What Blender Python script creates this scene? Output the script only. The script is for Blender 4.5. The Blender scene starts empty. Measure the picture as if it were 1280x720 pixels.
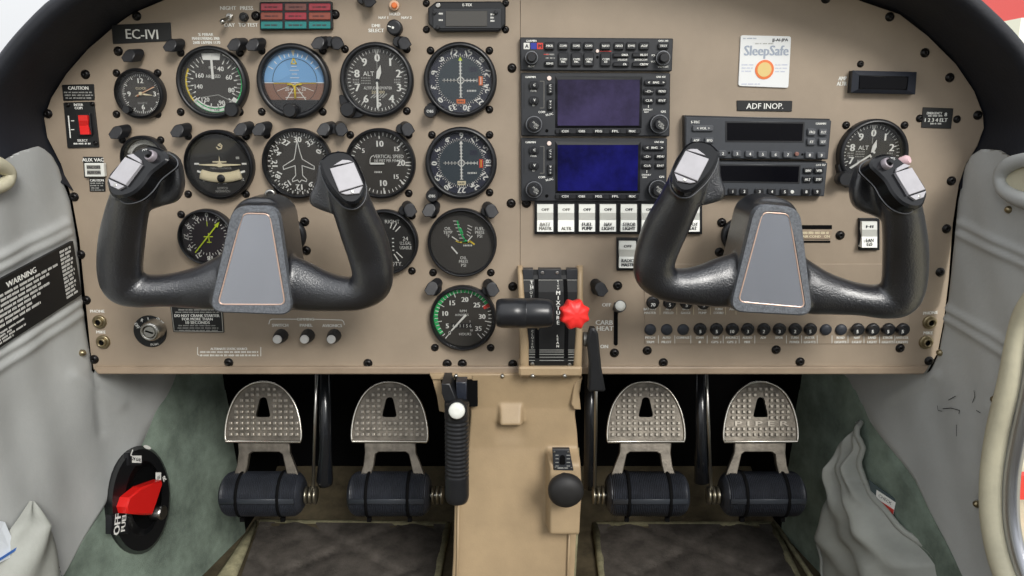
import bpy, math, random
from mathutils import Vector, Matrix
random.seed(7)
R = math.radians
# ---------------------------------------------------------------- camera
FPX = 925.0; PITCH = R(13); D = 0.85; ZC = 0.68
CAM = Vector((0, -D, ZC))
cd = bpy.data.cameras.new('camera'); cam = bpy.data.objects.new('camera', cd)
bpy.context.scene.collection.objects.link(cam); bpy.context.scene.camera = cam
cd.sensor_width = 36; cd.lens = FPX / 1280 * 36; cd.clip_start = 0.01; cd.clip_end = 500
cam.location = CAM; cam.rotation_euler = (R(90) - PITCH, 0, 0)
# ---------------------------------------------------------------- sky, light, exposure
w = bpy.data.worlds.new('overcast_sky'); bpy.context.scene.world = w; w.use_nodes = True
nt = w.node_tree; nt.nodes.clear()
tc = nt.nodes.new('ShaderNodeTexCoord'); sx = nt.nodes.new('ShaderNodeSeparateXYZ'); rp = nt.nodes.new('ShaderNodeValToRGB')
bg = nt.nodes.new('ShaderNodeBackground'); wo = nt.nodes.new('ShaderNodeOutputWorld')
nt.links.new(tc.outputs['Generated'], sx.inputs[0]); nt.links.new(sx.outputs[2], rp.inputs[0])
nt.links.new(rp.outputs[0], bg.inputs[0]); nt.links.new(bg.outputs[0], wo.inputs[0])
e = rp.color_ramp.elements
e[0].position = 0.0; e[0].color = (0.50, 0.51, 0.52, 1); e[1].position = 1.0; e[1].color = (0.95, 0.97, 1.0, 1)   # overcast: the zenith brighter than the horizon
bg.inputs[1].default_value = 1.62
sd = bpy.data.lights.new('hazy_sun', 'SUN'); sd.energy = 2.6; sd.angle = R(20); sd.color = (1, .97, .92)
so = bpy.data.objects.new('hazy_sun', sd); bpy.context.scene.collection.objects.link(so)
so.rotation_euler = Vector((-0.38, 0.85, -0.62)).to_track_quat('-Z', 'Y').to_euler()
vs = bpy.context.scene.view_settings
vs.view_transform = 'Standard'; vs.look = 'None'; vs.gamma = 1; vs.use_curve_mapping = False; vs.exposure = 0.0

# ---------------------------------------------------------------- projection helpers
FW = Vector((0, math.cos(PITCH), -math.sin(PITCH))); UP = Vector((0, math.sin(PITCH), math.cos(PITCH))); RT = Vector((1, 0, 0))
def ray(px, py): return FW + RT * ((px - 640) / FPX) + UP * ((360 - py) / FPX)
def pt(px, py, d=0.0):                      # the point of the plane d metres in front of the panel
    r = ray(px, py); return CAM + r * ((D - d) / r.y)
def onp(px, py, P0, n):
    r = ray(px, py); P0 = Vector(P0); return CAM + r * ((P0 - CAM).dot(n) / r.dot(n))
def sc(py, d=0.0): return (D - d) / ray(640, py).y / FPX     # metres per pixel
# ---------------------------------------------------------------- materials
def lin(c):
    c /= 255.0
    return c / 12.92 if c <= .04045 else ((c + .055) / 1.055) ** 2.4
MATS = {}
def mat(name, rgb, rough=.5, metal=0, vary=0, vs_=40, bump=0, bs=400, coat=0, dark=None, spec=.5):
    if name in MATS: return MATS[name]
    m = bpy.data.materials.new(name); m.use_nodes = True; t = m.node_tree; b = t.nodes['Principled BSDF']
    c = tuple(lin(x) for x in rgb) + (1,)
    b.inputs['Base Color'].default_value = c; b.inputs['Roughness'].default_value = rough; b.inputs['Metallic'].default_value = metal
    b.inputs['Specular IOR Level'].default_value = spec
    if coat: b.inputs['Coat Weight'].default_value = coat; b.inputs['Coat Roughness'].default_value = .08
    tcn = t.nodes.new('ShaderNodeTexCoord')
    if vary:
        n = t.nodes.new('ShaderNodeTexNoise'); n.inputs['Scale'].default_value = vs_; n.inputs['Detail'].default_value = 6
        n.inputs['Roughness'].default_value = .65
        r = t.nodes.new('ShaderNodeValToRGB'); t.links.new(tcn.outputs['Object'], n.inputs['Vector']); t.links.new(n.outputs[0], r.inputs[0])
        d2 = dark if dark else tuple(x * (1 - vary) for x in rgb)
        hi = tuple(min(255, x * (1 + vary * .5)) for x in rgb)
        r.color_ramp.elements[0].position = .3; r.color_ramp.elements[0].color = tuple(lin(x) for x in d2) + (1,)
        r.color_ramp.elements[1].position = .7; r.color_ramp.elements[1].color = tuple(lin(x) for x in hi) + (1,)
        t.links.new(r.outputs[0], b.inputs['Base Color'])
    if bump:
        n = t.nodes.new('ShaderNodeTexNoise'); n.inputs['Scale'].default_value = bs; n.inputs['Detail'].default_value = 3
        bp = t.nodes.new('ShaderNodeBump'); bp.inputs['Strength'].default_value = bump; bp.inputs['Distance'].default_value = .0008
        t.links.new(tcn.outputs['Object'], n.inputs['Vector']); t.links.new(n.outputs[0], bp.inputs['Height']); t.links.new(bp.outputs[0], b.inputs['Normal'])
    MATS[name] = m; return m
PANEL = mat('beige_panel_paint', (155, 140, 122), .5, 0, .07, 9, .15, 900)
LIP = mat('beige_lip_paint', (156, 138, 118), .45, 0, .08, 20)
BEIGE = mat('tan_plastic', (168, 146, 115), .5, 0, .08, 12, .2, 500)
BLACK = mat('black_plastic', (27, 28, 31), .42, 0, .15, 60)
BEZ = mat('black_bezel_paint', (24, 25, 28), .38)
GREYB = mat('charcoal_faceplate', (41, 43, 47), .5, 0, .06, 60)
BTN = mat('black_rubber_button', (33, 34, 37), .35)
BTNG = mat('grey_rubber_button', (66, 68, 72), .38)
FACE = mat('dial_black', (40, 39, 38), .6)
FACE2 = mat('dial_black_reflecting', (60, 57, 53), .6)  # grey-brown of the glass reflections put into the dial colour
FACEB = mat('dial_blue_black', (38, 42, 60), .5)
FACEC = mat('dial_slate', (50, 62, 70), .5)
WHITE = mat('white_print', (232, 232, 226), .6)
GREYP = mat('grey_print', (165, 165, 160), .6)
DIMP = mat('dim_print', (120, 118, 112), .6)
INK = mat('dark_ink', (38, 40, 46), .6)
YEL = mat('yellow_print', (228, 200, 60), .6)
GRN = mat('green_print', (45, 190, 105), .6)
LIME = mat('lime_needle', (205, 225, 60), .5)
RED = mat('red_plastic', (214, 30, 26), .38, coat=.2)
REDP = mat('red_print', (205, 60, 50), .6)
ORG = mat('orange_print', (228, 120, 60), .5)
CREAM = mat('cream_print', (226, 214, 180), .6)
IVORY = mat('ivory_rocker', (218, 219, 212), .35)
SCREW = mat('black_screw', (22, 20, 20), .3, .4)
CHROME = mat('brushed_steel', (190, 188, 182), .28, 1)
BRASS = mat('dull_brass', (150, 138, 110), .35, .9)
SILV = mat('silver_plate', (168, 166, 170), .45, 0, .05, 60)
SKYB = mat('horizon_blue', (120, 170, 215), .5)
BRN = mat('horizon_brown', (140, 104, 86), .5)
LCD = mat('lcd_grey', (72, 70, 66), .25, coat=.3)
SCR = mat('screen_violet_reflection', (66, 59, 92), .25, 0, .1, 12, dark=(27, 25, 31), spec=.12)  # dark blotches in the violet stand in for a reflection on the screen
SCRB = mat('screen_blue_reflection', (27, 27, 104), .25, 0, .1, 16, dark=(5, 5, 18), spec=.12)  # near-black blotches painted in for what the blue screen reflects
SCRD = mat('screen_dark', (9, 9, 14), .25, spec=.12)
YOKE = mat('black_vinyl_grip', (25, 27, 33), .29, 0, .1, 40, .8, 640, coat=.7, spec=1.0)
YOKE.node_tree.nodes['Principled BSDF'].inputs['Coat Roughness'].default_value = .28
YRIM = mat('grey_pebbled_rim', (104, 108, 114), .6, 0, .25, 500, 1.0, 700)
YPL = mat('dark_mirror_plate', (206, 209, 220), .09, .85)
PINK = mat('copper_pinstripe', (222, 190, 172), .35, .5)
VINYL = mat('grey_vinyl', (180, 182, 180), .55, 0, .07, 5, .25, 260)
CARPET = mat('green_carpet', (128, 142, 130), .95, 0, .28, 16, 1.0, 900, spec=.1)
CARPD = mat('brown_floor_carpet', (84, 76, 60), .95, 0, .3, 25, 1.0, 900, spec=.1)
MATT = mat('dark_floor_mat', (84, 79, 74), .95, 0, .28, 30, 1.0, 700, spec=.1)
EDGE = mat('olive_mat_binding', (135, 130, 104), .9, 0, .25, 60, .8, 600, spec=.1)
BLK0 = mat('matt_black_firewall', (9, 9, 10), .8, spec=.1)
SHIELD = mat('black_glareshield_vinyl', (21, 24, 33), .65, 0, .15, 30, .4, 300)
SEAL = mat('cream_door_seal', (202, 196, 170), .6, 0, .08, 20, .3, 200)
ALU = mat('bare_aluminium', (178, 180, 186), .3, .9)
PED = mat('worn_pedal_metal', (112, 106, 97), .42, .75, .25, 60, .3, 300)
PEDE = mat('polished_pedal_edge', (205, 200, 190), .25, .95)
RUBB = mat('pedal_rubber', (42, 45, 52), .45, 0, .2, 50)
PLAC = mat('black_placard', (20, 21, 22), .45)
CLOTH = mat('grey_pocket_vinyl', (158, 160, 153), .6, 0, .08, 12, .3, 240)
def glassmat():
    m = bpy.data.materials.new('clear_glass'); m.use_nodes = True; t = m.node_tree; t.nodes.clear()
    o = t.nodes.new('ShaderNodeOutputMaterial'); mx = t.nodes.new('ShaderNodeMixShader'); tr = t.nodes.new('ShaderNodeBsdfTransparent')
    g = t.nodes.new('ShaderNodeBsdfGlossy'); g.inputs['Roughness'].default_value = .03; fr = t.nodes.new('ShaderNodeFresnel'); fr.inputs[0].default_value = 1.45
    t.links.new(fr.outputs[0], mx.inputs[0]); t.links.new(tr.outputs[0], mx.inputs[1]); t.links.new(g.outputs[0], mx.inputs[2]); t.links.new(mx.outputs[0], o.inputs[0])
    return m
GLASS = glassmat()
# ---------------------------------------------------------------- mesh builder (world coordinates)
COL = bpy.context.scene.collection
class MB:
    def __init__(s): s.v = []; s.f = []; s.m = []; s.s = []; s.mats = []
    def add(s, vs, fs, m, smooth=False):
        if m not in s.mats: s.mats.append(m)
        k = s.mats.index(m); o = len(s.v); s.v += [Vector(v) for v in vs]
        for f in fs: s.f.append([o + i for i in f]); s.m.append(k); s.s.append(smooth)
    def mesh(s, name, org):
        me = bpy.data.meshes.new(name); me.from_pydata([tuple(v - org) for v in s.v], [], s.f)
        for m in s.mats: me.materials.append(m)
        me.polygons.foreach_set('material_index', s.m); me.polygons.foreach_set('use_smooth', s.s); me.update()
        return me
    def build(s, name, parent=None, org=None, remesh=0, smooth=0):
        if org is None: org = Vector(parent['_o']) if parent is not None else (sum(s.v, Vector()) / max(1, len(s.v)))
        org = Vector(org)
        me = s.mesh(name, org)
        if remesh:
            t = bpy.data.objects.new('tmp', me); COL.objects.link(t)
            md = t.modifiers.new('r', 'REMESH'); md.mode = 'VOXEL'; md.voxel_size = remesh; md.use_smooth_shade = True
            if smooth: ms = t.modifiers.new('s', 'SMOOTH'); ms.iterations = smooth; ms.factor = .5
            dg = bpy.context.evaluated_depsgraph_get(); m2 = bpy.data.meshes.new_from_object(t.evaluated_get(dg))
            bpy.data.objects.remove(t); m2.name = name; me = m2
            me.materials.clear(); me.materials.append(s.mats[0])
        o = bpy.data.objects.new(name, me); COL.objects.link(o)
        if parent is not None: o.parent = parent
        else: o.location = org
        o['_o'] = tuple(org)
        if parent is not None and name in STUFF: o['kind'] = 'stuff'
        return o
STUFF = {'lettering', 'dial_markings', 'printed_lettering', 'breaker_lettering', 'cover_screws', 'flange_screws', 'stitching', 'scuff_mark'}
def thing(name, label, cat, loc, group=None):
    o = bpy.data.objects.new(name, None); COL.objects.link(o); o.location = loc; o.empty_display_size = .01
    o['_o'] = tuple(loc); o['label'] = label; o['category'] = cat
    if group: o['group'] = group
    return o
def tag(o, label, cat, group=None):
    o['label'] = label; o['category'] = cat
    if group: o['group'] = group
    return o
def struct(o): o['kind'] = 'structure'; return o
def link_mesh(name, me, parent, world, scale=1.0, rot=0):
    o = bpy.data.objects.new(name, me); COL.objects.link(o); o.parent = parent
    o.location = Vector(world) - Vector(parent['_o']); o.scale = (scale,) * 3; o.rotation_euler = (0, rot, 0)
    o['_o'] = tuple(world); return o
# primitives --------------------------------------------------------------
def extrude(b, pts, vec, m, inset=0, cap_m=None, smooth=False, back=True):
    """pts: front outline in 3-D; extruded by vec (away from the viewer); inset = bevel width on the front"""
    n = len(pts); pts = [Vector(p) for p in pts]; vec = Vector(vec)
    nn = -vec.normalized(); out = []
    if inset:
        area = sum((pts[i] - pts[0]).cross(pts[(i + 1) % n] - pts[0]).dot(nn) for i in range(n)); sg = 1 if area > 0 else -1
        for i in range(n):
            a = (pts[i] - pts[i - 1]); c = (pts[(i + 1) % n] - pts[i])
            a = a.normalized() if a.length > 1e-9 else c.normalized(); c = c.normalized() if c.length > 1e-9 else a
            na = nn.cross(a) * sg; nc = nn.cross(c) * sg; k = na + nc
            k = k / max(.5, k.dot(na)) if k.length > 1e-6 else na
            out.append(pts[i] + k * inset)
        vs = out + [p + vec.normalized() * inset * .8 for p in pts] + [p + vec for p in pts]
        fs = [[i, (i + 1) % n, n + (i + 1) % n, n + i] for i in range(n)]
        b.add(vs, fs, m, True); b.add(vs, [[n + i, n + (i + 1) % n, 2 * n + (i + 1) % n, 2 * n + i] for i in range(n)], m, smooth)
        b.add(out, [list(range(n))], cap_m or m)
        if back: b.add(vs[2 * n:], [list(range(n))[::-1]], m)
    else:
        vs = pts + [p + vec for p in pts]
        b.add(vs, [[i, (i + 1) % n, n + (i + 1) % n, n + i] for i in range(n)], m, smooth)
        b.add(pts, [list(range(n))], cap_m or m)
        if back: b.add(vs[n:], [list(range(n))[::-1]], m)
def rr(x0, y0, x1, y1, r=0, n=4):
    if r <= 0: return [(x0, y0), (x1, y0), (x1, y1), (x0, y1)]
    r = min(r, abs(x1 - x0) / 2, abs(y1 - y0) / 2); o = []
    for cx, cy, a in ((x1 - r, y0 + r, -90), (x1 - r, y1 - r, 0), (x0 + r, y1 - r, 90), (x0 + r, y0 + r, 180)):
        for i in range(n + 1):
            t = R(a + 90 * i / n); o.append((cx + r * math.cos(t), cy + r * math.sin(t)))
    return o
def rquad(q, r, n=4):                              # rounded quad through four pixel corners
    o = []
    for i in range(len(q)):
        p = Vector(q[i]); a = (Vector(q[i - 1]) - p); c = (Vector(q[(i + 1) % len(q)]) - p)
        rr_ = min(r, a.length * .48, c.length * .48); pa = p + a.normalized() * rr_; pc = p + c.normalized() * rr_
        for k in range(n + 1):
            t = k / n; o.append(tuple(pa * (1 - t) ** 2 + p * 2 * t * (1 - t) + pc * t * t))
    return o
def pxs(pts, d): return [pt(x, y, d) for x, y in pts]
def prism(b, pts, d0, d1, m, bev=0, cap_m=None, back=False):   # pixel outline at plane d1, going straight back to d0
    extrude(b, pxs(pts, d1), (0, d1 - d0, 0), m, bev * sc(pts[0][1], d1), cap_m, back=back)
def box(b, p0, p1, m):
    x0, y0, z0 = p0; x1, y1, z1 = p1
    v = [(x, y, z) for z in (z0, z1) for y in (y0, y1) for x in (x0, x1)]
    b.add(v, [[0, 2, 3, 1], [4, 5, 7, 6], [0, 1, 5, 4], [2, 6, 7, 3], [0, 4, 6, 2], [1, 3, 7, 5]], m)
def frame_of(ax):
    ax = Vector(ax).normalized(); h = Vector((0, 0, 1)) if abs(ax.z) < .9 else Vector((1, 0, 0))
    u = h.cross(ax).normalized(); return ax, u, ax.cross(u)
def lathe(b, o, ax, prof, m, n=28, smooth=True, cap0=False, cap1=True, mod=None):
    """prof = [(radius, height along ax)]"""
    ax, u, v = frame_of(ax); o = Vector(o); vs = []; fs = []
    for r, h in prof:
        for i in range(n):
            a = 2 * math.pi * i / n; q = r * (mod(i, h) if mod else 1)
            vs.append(o + ax * h + (u * math.cos(a) + v * math.sin(a)) * q)
    for j in range(len(prof) - 1):
        for i in range(n):
            fs.append([j * n + i, j * n + (i + 1) % n, (j + 1) * n + (i + 1) % n, (j + 1) * n + i])
    b.add(vs, fs, m, smooth)
    if cap1: b.add(vs[-n:], [list(range(n))], m)
    if cap0: b.add(vs[:n], [list(range(n))[::-1]], m)
OUT = Vector((0, -1, 0))
def cyl(b, px, py, rpx, d0, d1, m, bev=1, n=24, cap_m=None):      # stub standing on the panel, its front at pixel px,py
    c = pt(px, py, d1); s = sc(py, d1); r = rpx * s; bv = bev * s; c0 = Vector((c.x, -d0, c.z))
    h = d1 - d0
    lathe(b, c0, OUT, [(r, 0), (r, h - bv * .7), (r - bv * .3, h - bv * .2), (r - bv, h)], m, n, True, False, cap_m is None)
    if cap_m: lathe(b, c0, OUT, [(r - bv, h), (.0001, h)], cap_m, n, False)
def catmull(P, sub):
    P = [tuple(p) for p in P]; o = []
    for i in range(len(P) - 1):
        p0 = P[max(0, i - 1)]; p1 = P[i]; p2 = P[i + 1]; p3 = P[min(len(P) - 1, i + 2)]
        for k in range(sub):
            t = k / sub
            o.append(tuple(.5 * (2 * b_ + (c - a) * t + (2 * a - 5 * b_ + 4 * c - d) * t * t + (-a + 3 * b_ - 3 * c + d) * t ** 3) for a, b_, c, d in zip(p0, p1, p2, p3)))
    o.append(P[-1]); return o
def tube(b, P, m, n=12, sub=1, flat=None, ref=(0, 1, 0), smooth=True, closed=False):
    """P = [(x,y,z,r) or (x,y,z,r,ry)]: r across, ry along ref"""
    P = [tuple(p) if len(p) == 5 else tuple(p) + (p[3],) for p in P]
    if sub > 1: P = catmull(P, sub)
    vs = []; fs = []; N = len(P); ref = Vector(ref).normalized()
    for i, p in enumerate(P):
        a = Vector(P[(i - 1) % N if closed else max(0, i - 1)][:3]); c = Vector(P[(i + 1) % N if closed else min(N - 1, i + 1)][:3])
        t = (c - a).normalized(); v = (ref - t * ref.dot(t))
        v = v.normalized() if v.length > 1e-4 else frame_of(t)[1]
        u = t.cross(v)
        for k in range(n):
            an = 2 * math.pi * k / n; vs.append(Vector(p[:3]) + u * math.cos(an) * p[3] + v * math.sin(an) * p[4])
    for i in range(N if closed else N - 1):
        for k in range(n):
            j = (i + 1) % N
            fs.append([i * n + k, i * n + (k + 1) % n, j * n + (k + 1) % n, j * n + k])
    if not closed: fs.append(list(range(n))[::-1]); fs.append([(N - 1) * n + k for k in range(n)])
    b.add(vs, fs, m, smooth)
def sheet(b, rows, m, smooth=True, thick=None):
    h = len(rows); wd = len(rows[0]); vs = [Vector(p) for r in rows for p in r]
    fs = [[i * wd + j, i * wd + j + 1, (i + 1) * wd + j + 1, (i + 1) * wd + j] for i in range(h - 1) for j in range(wd - 1)]
    if thick:
        tv = Vector(thick); n = len(vs); vs2 = vs + [v + tv for v in vs]
        fs2 = fs + [[n + i for i in f[::-1]] for f in fs]
        ring = [j for j in range(wd)] + [i * wd + wd - 1 for i in range(1, h)] + [(h - 1) * wd + j for j in range(wd - 2, -1, -1)] + [i * wd for i in range(h - 2, 0, -1)]
        for k in range(len(ring)): a, c = ring[k], ring[(k + 1) % len(ring)]; fs2.append([a, n + a, n + c, c])
        b.add(vs2, fs2, m, smooth)
    else: b.add(vs, fs, m, smooth)
# lettering ---------------------------------------------------------------
TC = {}
def glyphs(s):
    if s in TC: return TC[s]
    c = bpy.data.curves.new('t', 'FONT'); c.body = s; c.size = 1; c.resolution_u = 2; c.align_x = 'CENTER'; c.fill_mode = 'FRONT'
    o = bpy.data.objects.new('t', c); COL.objects.link(o); dg = bpy.context.evaluated_depsgraph_get()
    me = bpy.data.meshes.new_from_object(o.evaluated_get(dg)); vs = [v.co.copy() for v in me.vertices]; fs = [list(p.vertices) for p in me.polygons]
    bpy.data.objects.remove(o); bpy.data.meshes.remove(me)
    if vs:
        x0 = min(v.x for v in vs); x1 = max(v.x for v in vs)
        for v in vs: v.x -= (x0 + x1) / 2
        TC[s] = (vs, fs, x1 - x0)
    else: TC[s] = ([], [], 0)
    return TC[s]
CAPH = .7
def text(b, s, o, h, m, xd=(1, 0, 0), yd=(0, 0, 1), width=None, rot=0, bold=0, align='c'):
    vs, fs, wd = glyphs(s)
    if not vs: return
    k = h / CAPH; kx = width / wd if width else k
    xd = Vector(xd); yd = Vector(yd); c, sn = math.cos(R(rot)), math.sin(R(rot))
    X = xd * c - yd * sn; Y = xd * sn + yd * c; o = Vector(o)
    sh = {'c': 0, 'l': wd / 2, 'r': -wd / 2}[align]
    b.add([o + X * ((v.x + sh) * kx) + Y * ((v.y - CAPH / 2) * k) for v in vs], fs, m)
    if bold:
        q = X * (h * bold); b.add([o + q + X * ((v.x + sh) * kx) + Y * ((v.y - CAPH / 2) * k) + OUT * .00003 for v in vs], fs, m)
def tpx(b, s, px, py, hpx, m=None, d=.0003, w=None, rot=0, align='c', bold=.1):
    sz = sc(py, d); text(b, s, pt(px, py, d), hpx * sz, m or WHITE, width=w * sz if w else None, rot=rot, align=align, bold=bold)
def bars(b, x0, x1, py, hpx, m=None, d=.0003, seed=0):            # a line of print too small to read
    rnd = random.Random(int(x0 * 7 + py * 13 + seed)); x = x0
    while x < x1 - 1:
        e_ = min(x1, x + rnd.uniform(2.5, 8)); x2 = x
        while x2 < e_ - .3:
            q = min(e_, x2 + rnd.uniform(.5, 1.0)); g = rnd.uniform(0, .3) * hpx
            b.add([pt(a, c, d) for a, c in ((x2, py - hpx / 2 + g), (q, py - hpx / 2), (q, py + hpx / 2), (x2, py + hpx / 2 - g * .5))], [[0, 1, 2, 3]], m or GREYP)
            x2 = q + .35
        x = e_ + 1.3
def lpx(b, pts, wpx, m=None, d=.0003, close=False):               # stroke through pixel points
    P = [pt(x, y, d) for x, y in pts]; stroke(b, P, wpx * sc(pts[0][1], d), m or WHITE, OUT, close)
def stroke(b, P, w, m, nn, close=False):
    nn = Vector(nn); n = len(P)
    for i in range(n if close else n - 1):
        a = Vector(P[i]); c = Vector(P[(i + 1) % n]); t = (c - a)
        if t.length < 1e-8: continue
        t = t.normalized(); s_ = nn.cross(t) * (w / 2); e_ = t * (w * .3)
        b.add([a - s_ - e_, c - s_ + e_, c + s_ + e_, a + s_ - e_], [[0, 1, 2, 3]], m)
# shared meshes -----------------------------------------------------------
def screw_mesh():
    b = MB(); O = Vector((0, 0, 0))
    lathe(b, O, OUT, [(1.25, 0), (1.25, .18), (1.0, .22), (1.0, .4), (.85, .62), (.5, .72), (.34, .70), (.30, .3)], SCREW, 14)
    me = b.mesh('screw', O); return me
SCM = screw_mesh()
def screw(parent, px, py, rpx, d=0.0):
    s = sc(py, d) * rpx; return link_mesh('screw', SCM, parent, pt(px, py, d), s)
# ================================================================ SETTING
# instrument panel plates -------------------------------------------------
LEFT_EDGE = [(205, 0), (165, 17), (145, 31), (110, 61), (83, 92), (64, 122), (55, 148), (59, 172), (76, 205), (90, 250), (99, 300), (108, 390), (113, 440), (117, 462)]
RIGHT_EDGE = [(1159, 462), (1172, 442), (1180, 400), (1186, 350), (1191, 280), (1199, 230), (1208, 205), (1222, 182), (1230, 160), (1229, 143), (1218, 114), (1195, 80), (1160, 45), (1125, 18), (1073, 0)]
TOPL = [(650, -78), (540, -72), (420, -58), (300, -30)]; TOPR = [(990, -28), (880, -58), (760, -73), (650.7, -78)]
panel = thing('instrument_panel', 'beige painted instrument panel spanning the cockpit, holding all gauges and radios', 'panel', pt(640, 300, 0))
b = MB(); prism(b, TOPL + LEFT_EDGE + [(649.5, 462), (650, 335)], -.004, 0, PANEL, .5, back=True); b.build('panel_plate', panel)
b = MB(); prism(b, [(650.3, 462)] + RIGHT_EDGE + TOPR, -.004, 0, PANEL, .5, back=True); b.build('panel_plate', panel)
b = MB(); prism(b, [(100, 440), (1168, 440), (1168, 452), (100, 452)], -.02, -.006, BLK0); b.build('backing_strip', panel)
b = MB()
prism(b, [(117, 459), (1160, 459), (1159, 463), (1155, 468), (122, 468), (118, 463)], -.012, .006, LIP, 1.6, back=True); b.build('lower_lip', panel)
# circuit breaker sub panel (a thin raised plate)
b = MB(); prism(b, rquad([(805, 330), (1141, 330), (1134, 430), (806, 430)], 1.5), 0, .0011, PANEL, .5); 
b.build('breaker_plate', panel)
for p in [(171, 20), (107, 93), (60, 142), (148, 64), (93, 246), (101, 318), (108, 375), (118, 449), (286, 453), (460, 454), (641, 358), (641, 455), (559, 454.5), (578, 454.5), (829, 453), (1000, 452), (1161, 451),
          (640, 85), (639, 254), (658, 254), (1112, 21), (1156, 66), (1187, 97), (1222, 144), (1032, -2), (1189, 226), (1183, 286), (1175, 340), (419, 18), (320, 20), (809, 438), (970, 437), (1125, 435),
          (381, 277), (383, 313), (902, 278), (899, 315), (1050, 294), (772, 357), (768, 441), (1049, 294)][:-1]:
    screw(panel, p[0], p[1], 4.6 if p[1] > 0 else 5, .0011 if (805 < p[0] < 1135 and 335 < p[1] < 430) else .006 if p[1] > 459 else 0)
# print on the panel
pr = MB()
for s, x, y, h, kw in [('NIGHT', 285, 10, 4.6, {}), ('PRESS', 308, 10, 4.6, {}), ('DAY', 287, 31, 4.6, {}), ('TO TEST', 310, 31, 4.4, {}),
    ('HOLD', 493.5, 17.5, 3.4, {}), ('NAV 1', 479, 22, 3.2, {}), ('NAV 2', 508, 22, 3.2, {}), ('DME', 470, 32, 3.8, {}), ('SELECT', 470, 38, 4.2, {}),
    ('% M/BAR', 257, 43, 3.4, {}), ('MANEUVERING 3900', 257, 48, 3.6, dict(w=34)), ('2600 LB/MIN 1170', 258, 53, 3.6, dict(w=34)),
    ('AMP', 1053, 98, 4.8, dict(w=10)), ('ALTR', 1052, 104.5, 4.8, dict(w=12)), ('PHONE', 121.5, 389, 3.8, {}), ('MIKE', 126, 415, 3.8, {}), ('PHONE', 1163, 391, 3.8, dict(rot=-4)), ('MIKE', 1160, 416, 3.8, {}),
    ('OFF', 758, 381, 4.5, {}), ('CARB', 755, 403, 6, {}), ('HEAT', 756, 410.5, 6, {}), ('ON', 755, 433, 4.5, {}),
    ('SWITCH', 350, 406.5, 3.8, {}), ('PANEL', 382.5, 406.5, 3.8, {}), ('AVIONICS', 415, 407, 3.8, {}), ('DIMMING', 382, 399, 3.4, {}),
    ('ALTERNATE STATIC SOURCE', 286, 436, 3.0, dict(w=46))]:
    tpx(pr, s, x, y, h, WHITE, .0004, **kw)
for y in (440, 444.2): bars(pr, 250, 323, y, 2.4, WHITE, .0004)
lpx(pr, [(247, 434), (247, 443), (249, 444)], .8); lpx(pr, [(326, 434), (326, 445)], .8)
lpx(pr, [(336, 405), (337.5, 400), (340, 398.8), (372, 399)], .9); lpx(pr, [(392, 399), (427, 400), (429.5, 402), (430.5, 406)], .9)
pr.build('printed_lettering', panel)
# ---- glareshield: padded hood swept round the panel edge
ang = list(reversed(RIGHT_EDGE[7:])); edge = [(52, 162), (53, 150)] ; 
path = [(92, 238), (74, 207), (59, 178), (54, 150), (63, 120), (83, 90), (110, 59), (145, 28), (205, -4), (300, -34), (420, -62), (540, -76), (650, -82), (760, -77), (880, -62), (990, -32), (1073, -4), (1125, 15), (1160, 42), (1195, 77), (1219, 112), (1231, 143), (1231, 164), (1222, 186), (1208, 210), (1200, 236)]
path = [tuple(p) for p in catmull([tuple(p) for p in path], 3)]
P3 = pxs(path, 0); cen = pt(640, 240, 0)
rows = []
prof = [(-.002, .02), (0, -.003), (.002, -.02), (.003, -.05), (.006, -.078), (.013, -.088), (.024, -.09), (.036, -.084), (.046, -.066), (.052, -.03), (.056, .02), (.05, .10), (.02, .25)]
for i, p in enumerate(P3):
    a = P3[max(0, i - 1)]; c = P3[min(len(P3) - 1, i + 1)]; t = (c - a).normalized(); o_ = t.cross(Vector((0, 1, 0)))
    if o_.dot(p - cen) < 0: o_ = -o_
    lo = min(1, max(.0, (p.z - pt(640, 232, 0).z) / .036)); k = .02 + .98 * lo
    rows.append([p + o_ * (u * k * .55) + Vector((0, v * (k if v < 0 else 1), 0)) for u, v in prof])
b = MB(); sheet(b, rows, SHIELD)
gs = b.build('glareshield', None, pt(640, -80, 0)); tag(gs, 'black padded glareshield hood arching over the instrument panel', 'glareshield')
# ---- side walls
def plane3(a, b_, c): a, b_, c = Vector(a), Vector(b_), Vector(c); n = (b_ - a).cross(c - a).normalized(); return a, n
PLo, PLn = plane3(pt(92, 250, 0), pt(118, 462, 0), pt(92, 250, 0) + Vector((-math.sin(R(9)), -math.cos(R(9)), 0)))
if PLn.x < 0: PLn = -PLn
PRo, PRn = plane3(pt(1194, 250, 0), pt(1161, 462, 0), pt(1194, 250, 0) + Vector((math.sin(R(9)), -math.cos(R(9)), 0)))
if PRn.x > 0: PRn = -PRn
def interp(tab, y):
    if y <= tab[0][0]: return tab[0][1]
    for (a, va), (c, vc) in zip(tab, tab[1:]):
        if y <= c: return va + (vc - va) * (y - a) / (c - a)
    return tab[-1][1]
def segd(p, a, c):
    p, a, c = Vector(p), Vector(a), Vector(c); t = max(0, min(1, (p - a).dot(c - a) / (c - a).length_squared)); return (p - a - (c - a) * t).length
def wallsheet(xin, xout, y0, y1, ny, nx, PO, PN, bumpf, curl_top=None):
    rows = []
    for i in range(ny + 1):
        y = y0 + (y1 - y0) * i / ny; r = []
        for j in range(nx + 1):
            t = j / nx; a = interp(xin, y); c = interp(xout, y); x = a + (c - a) * t
            r.append(onp(x, y, PO, PN) + PN * bumpf(x, y, t))
        rows.append(r)
    return rows
def ridge(d, w): return math.exp(-(d / w) ** 2)
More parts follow.
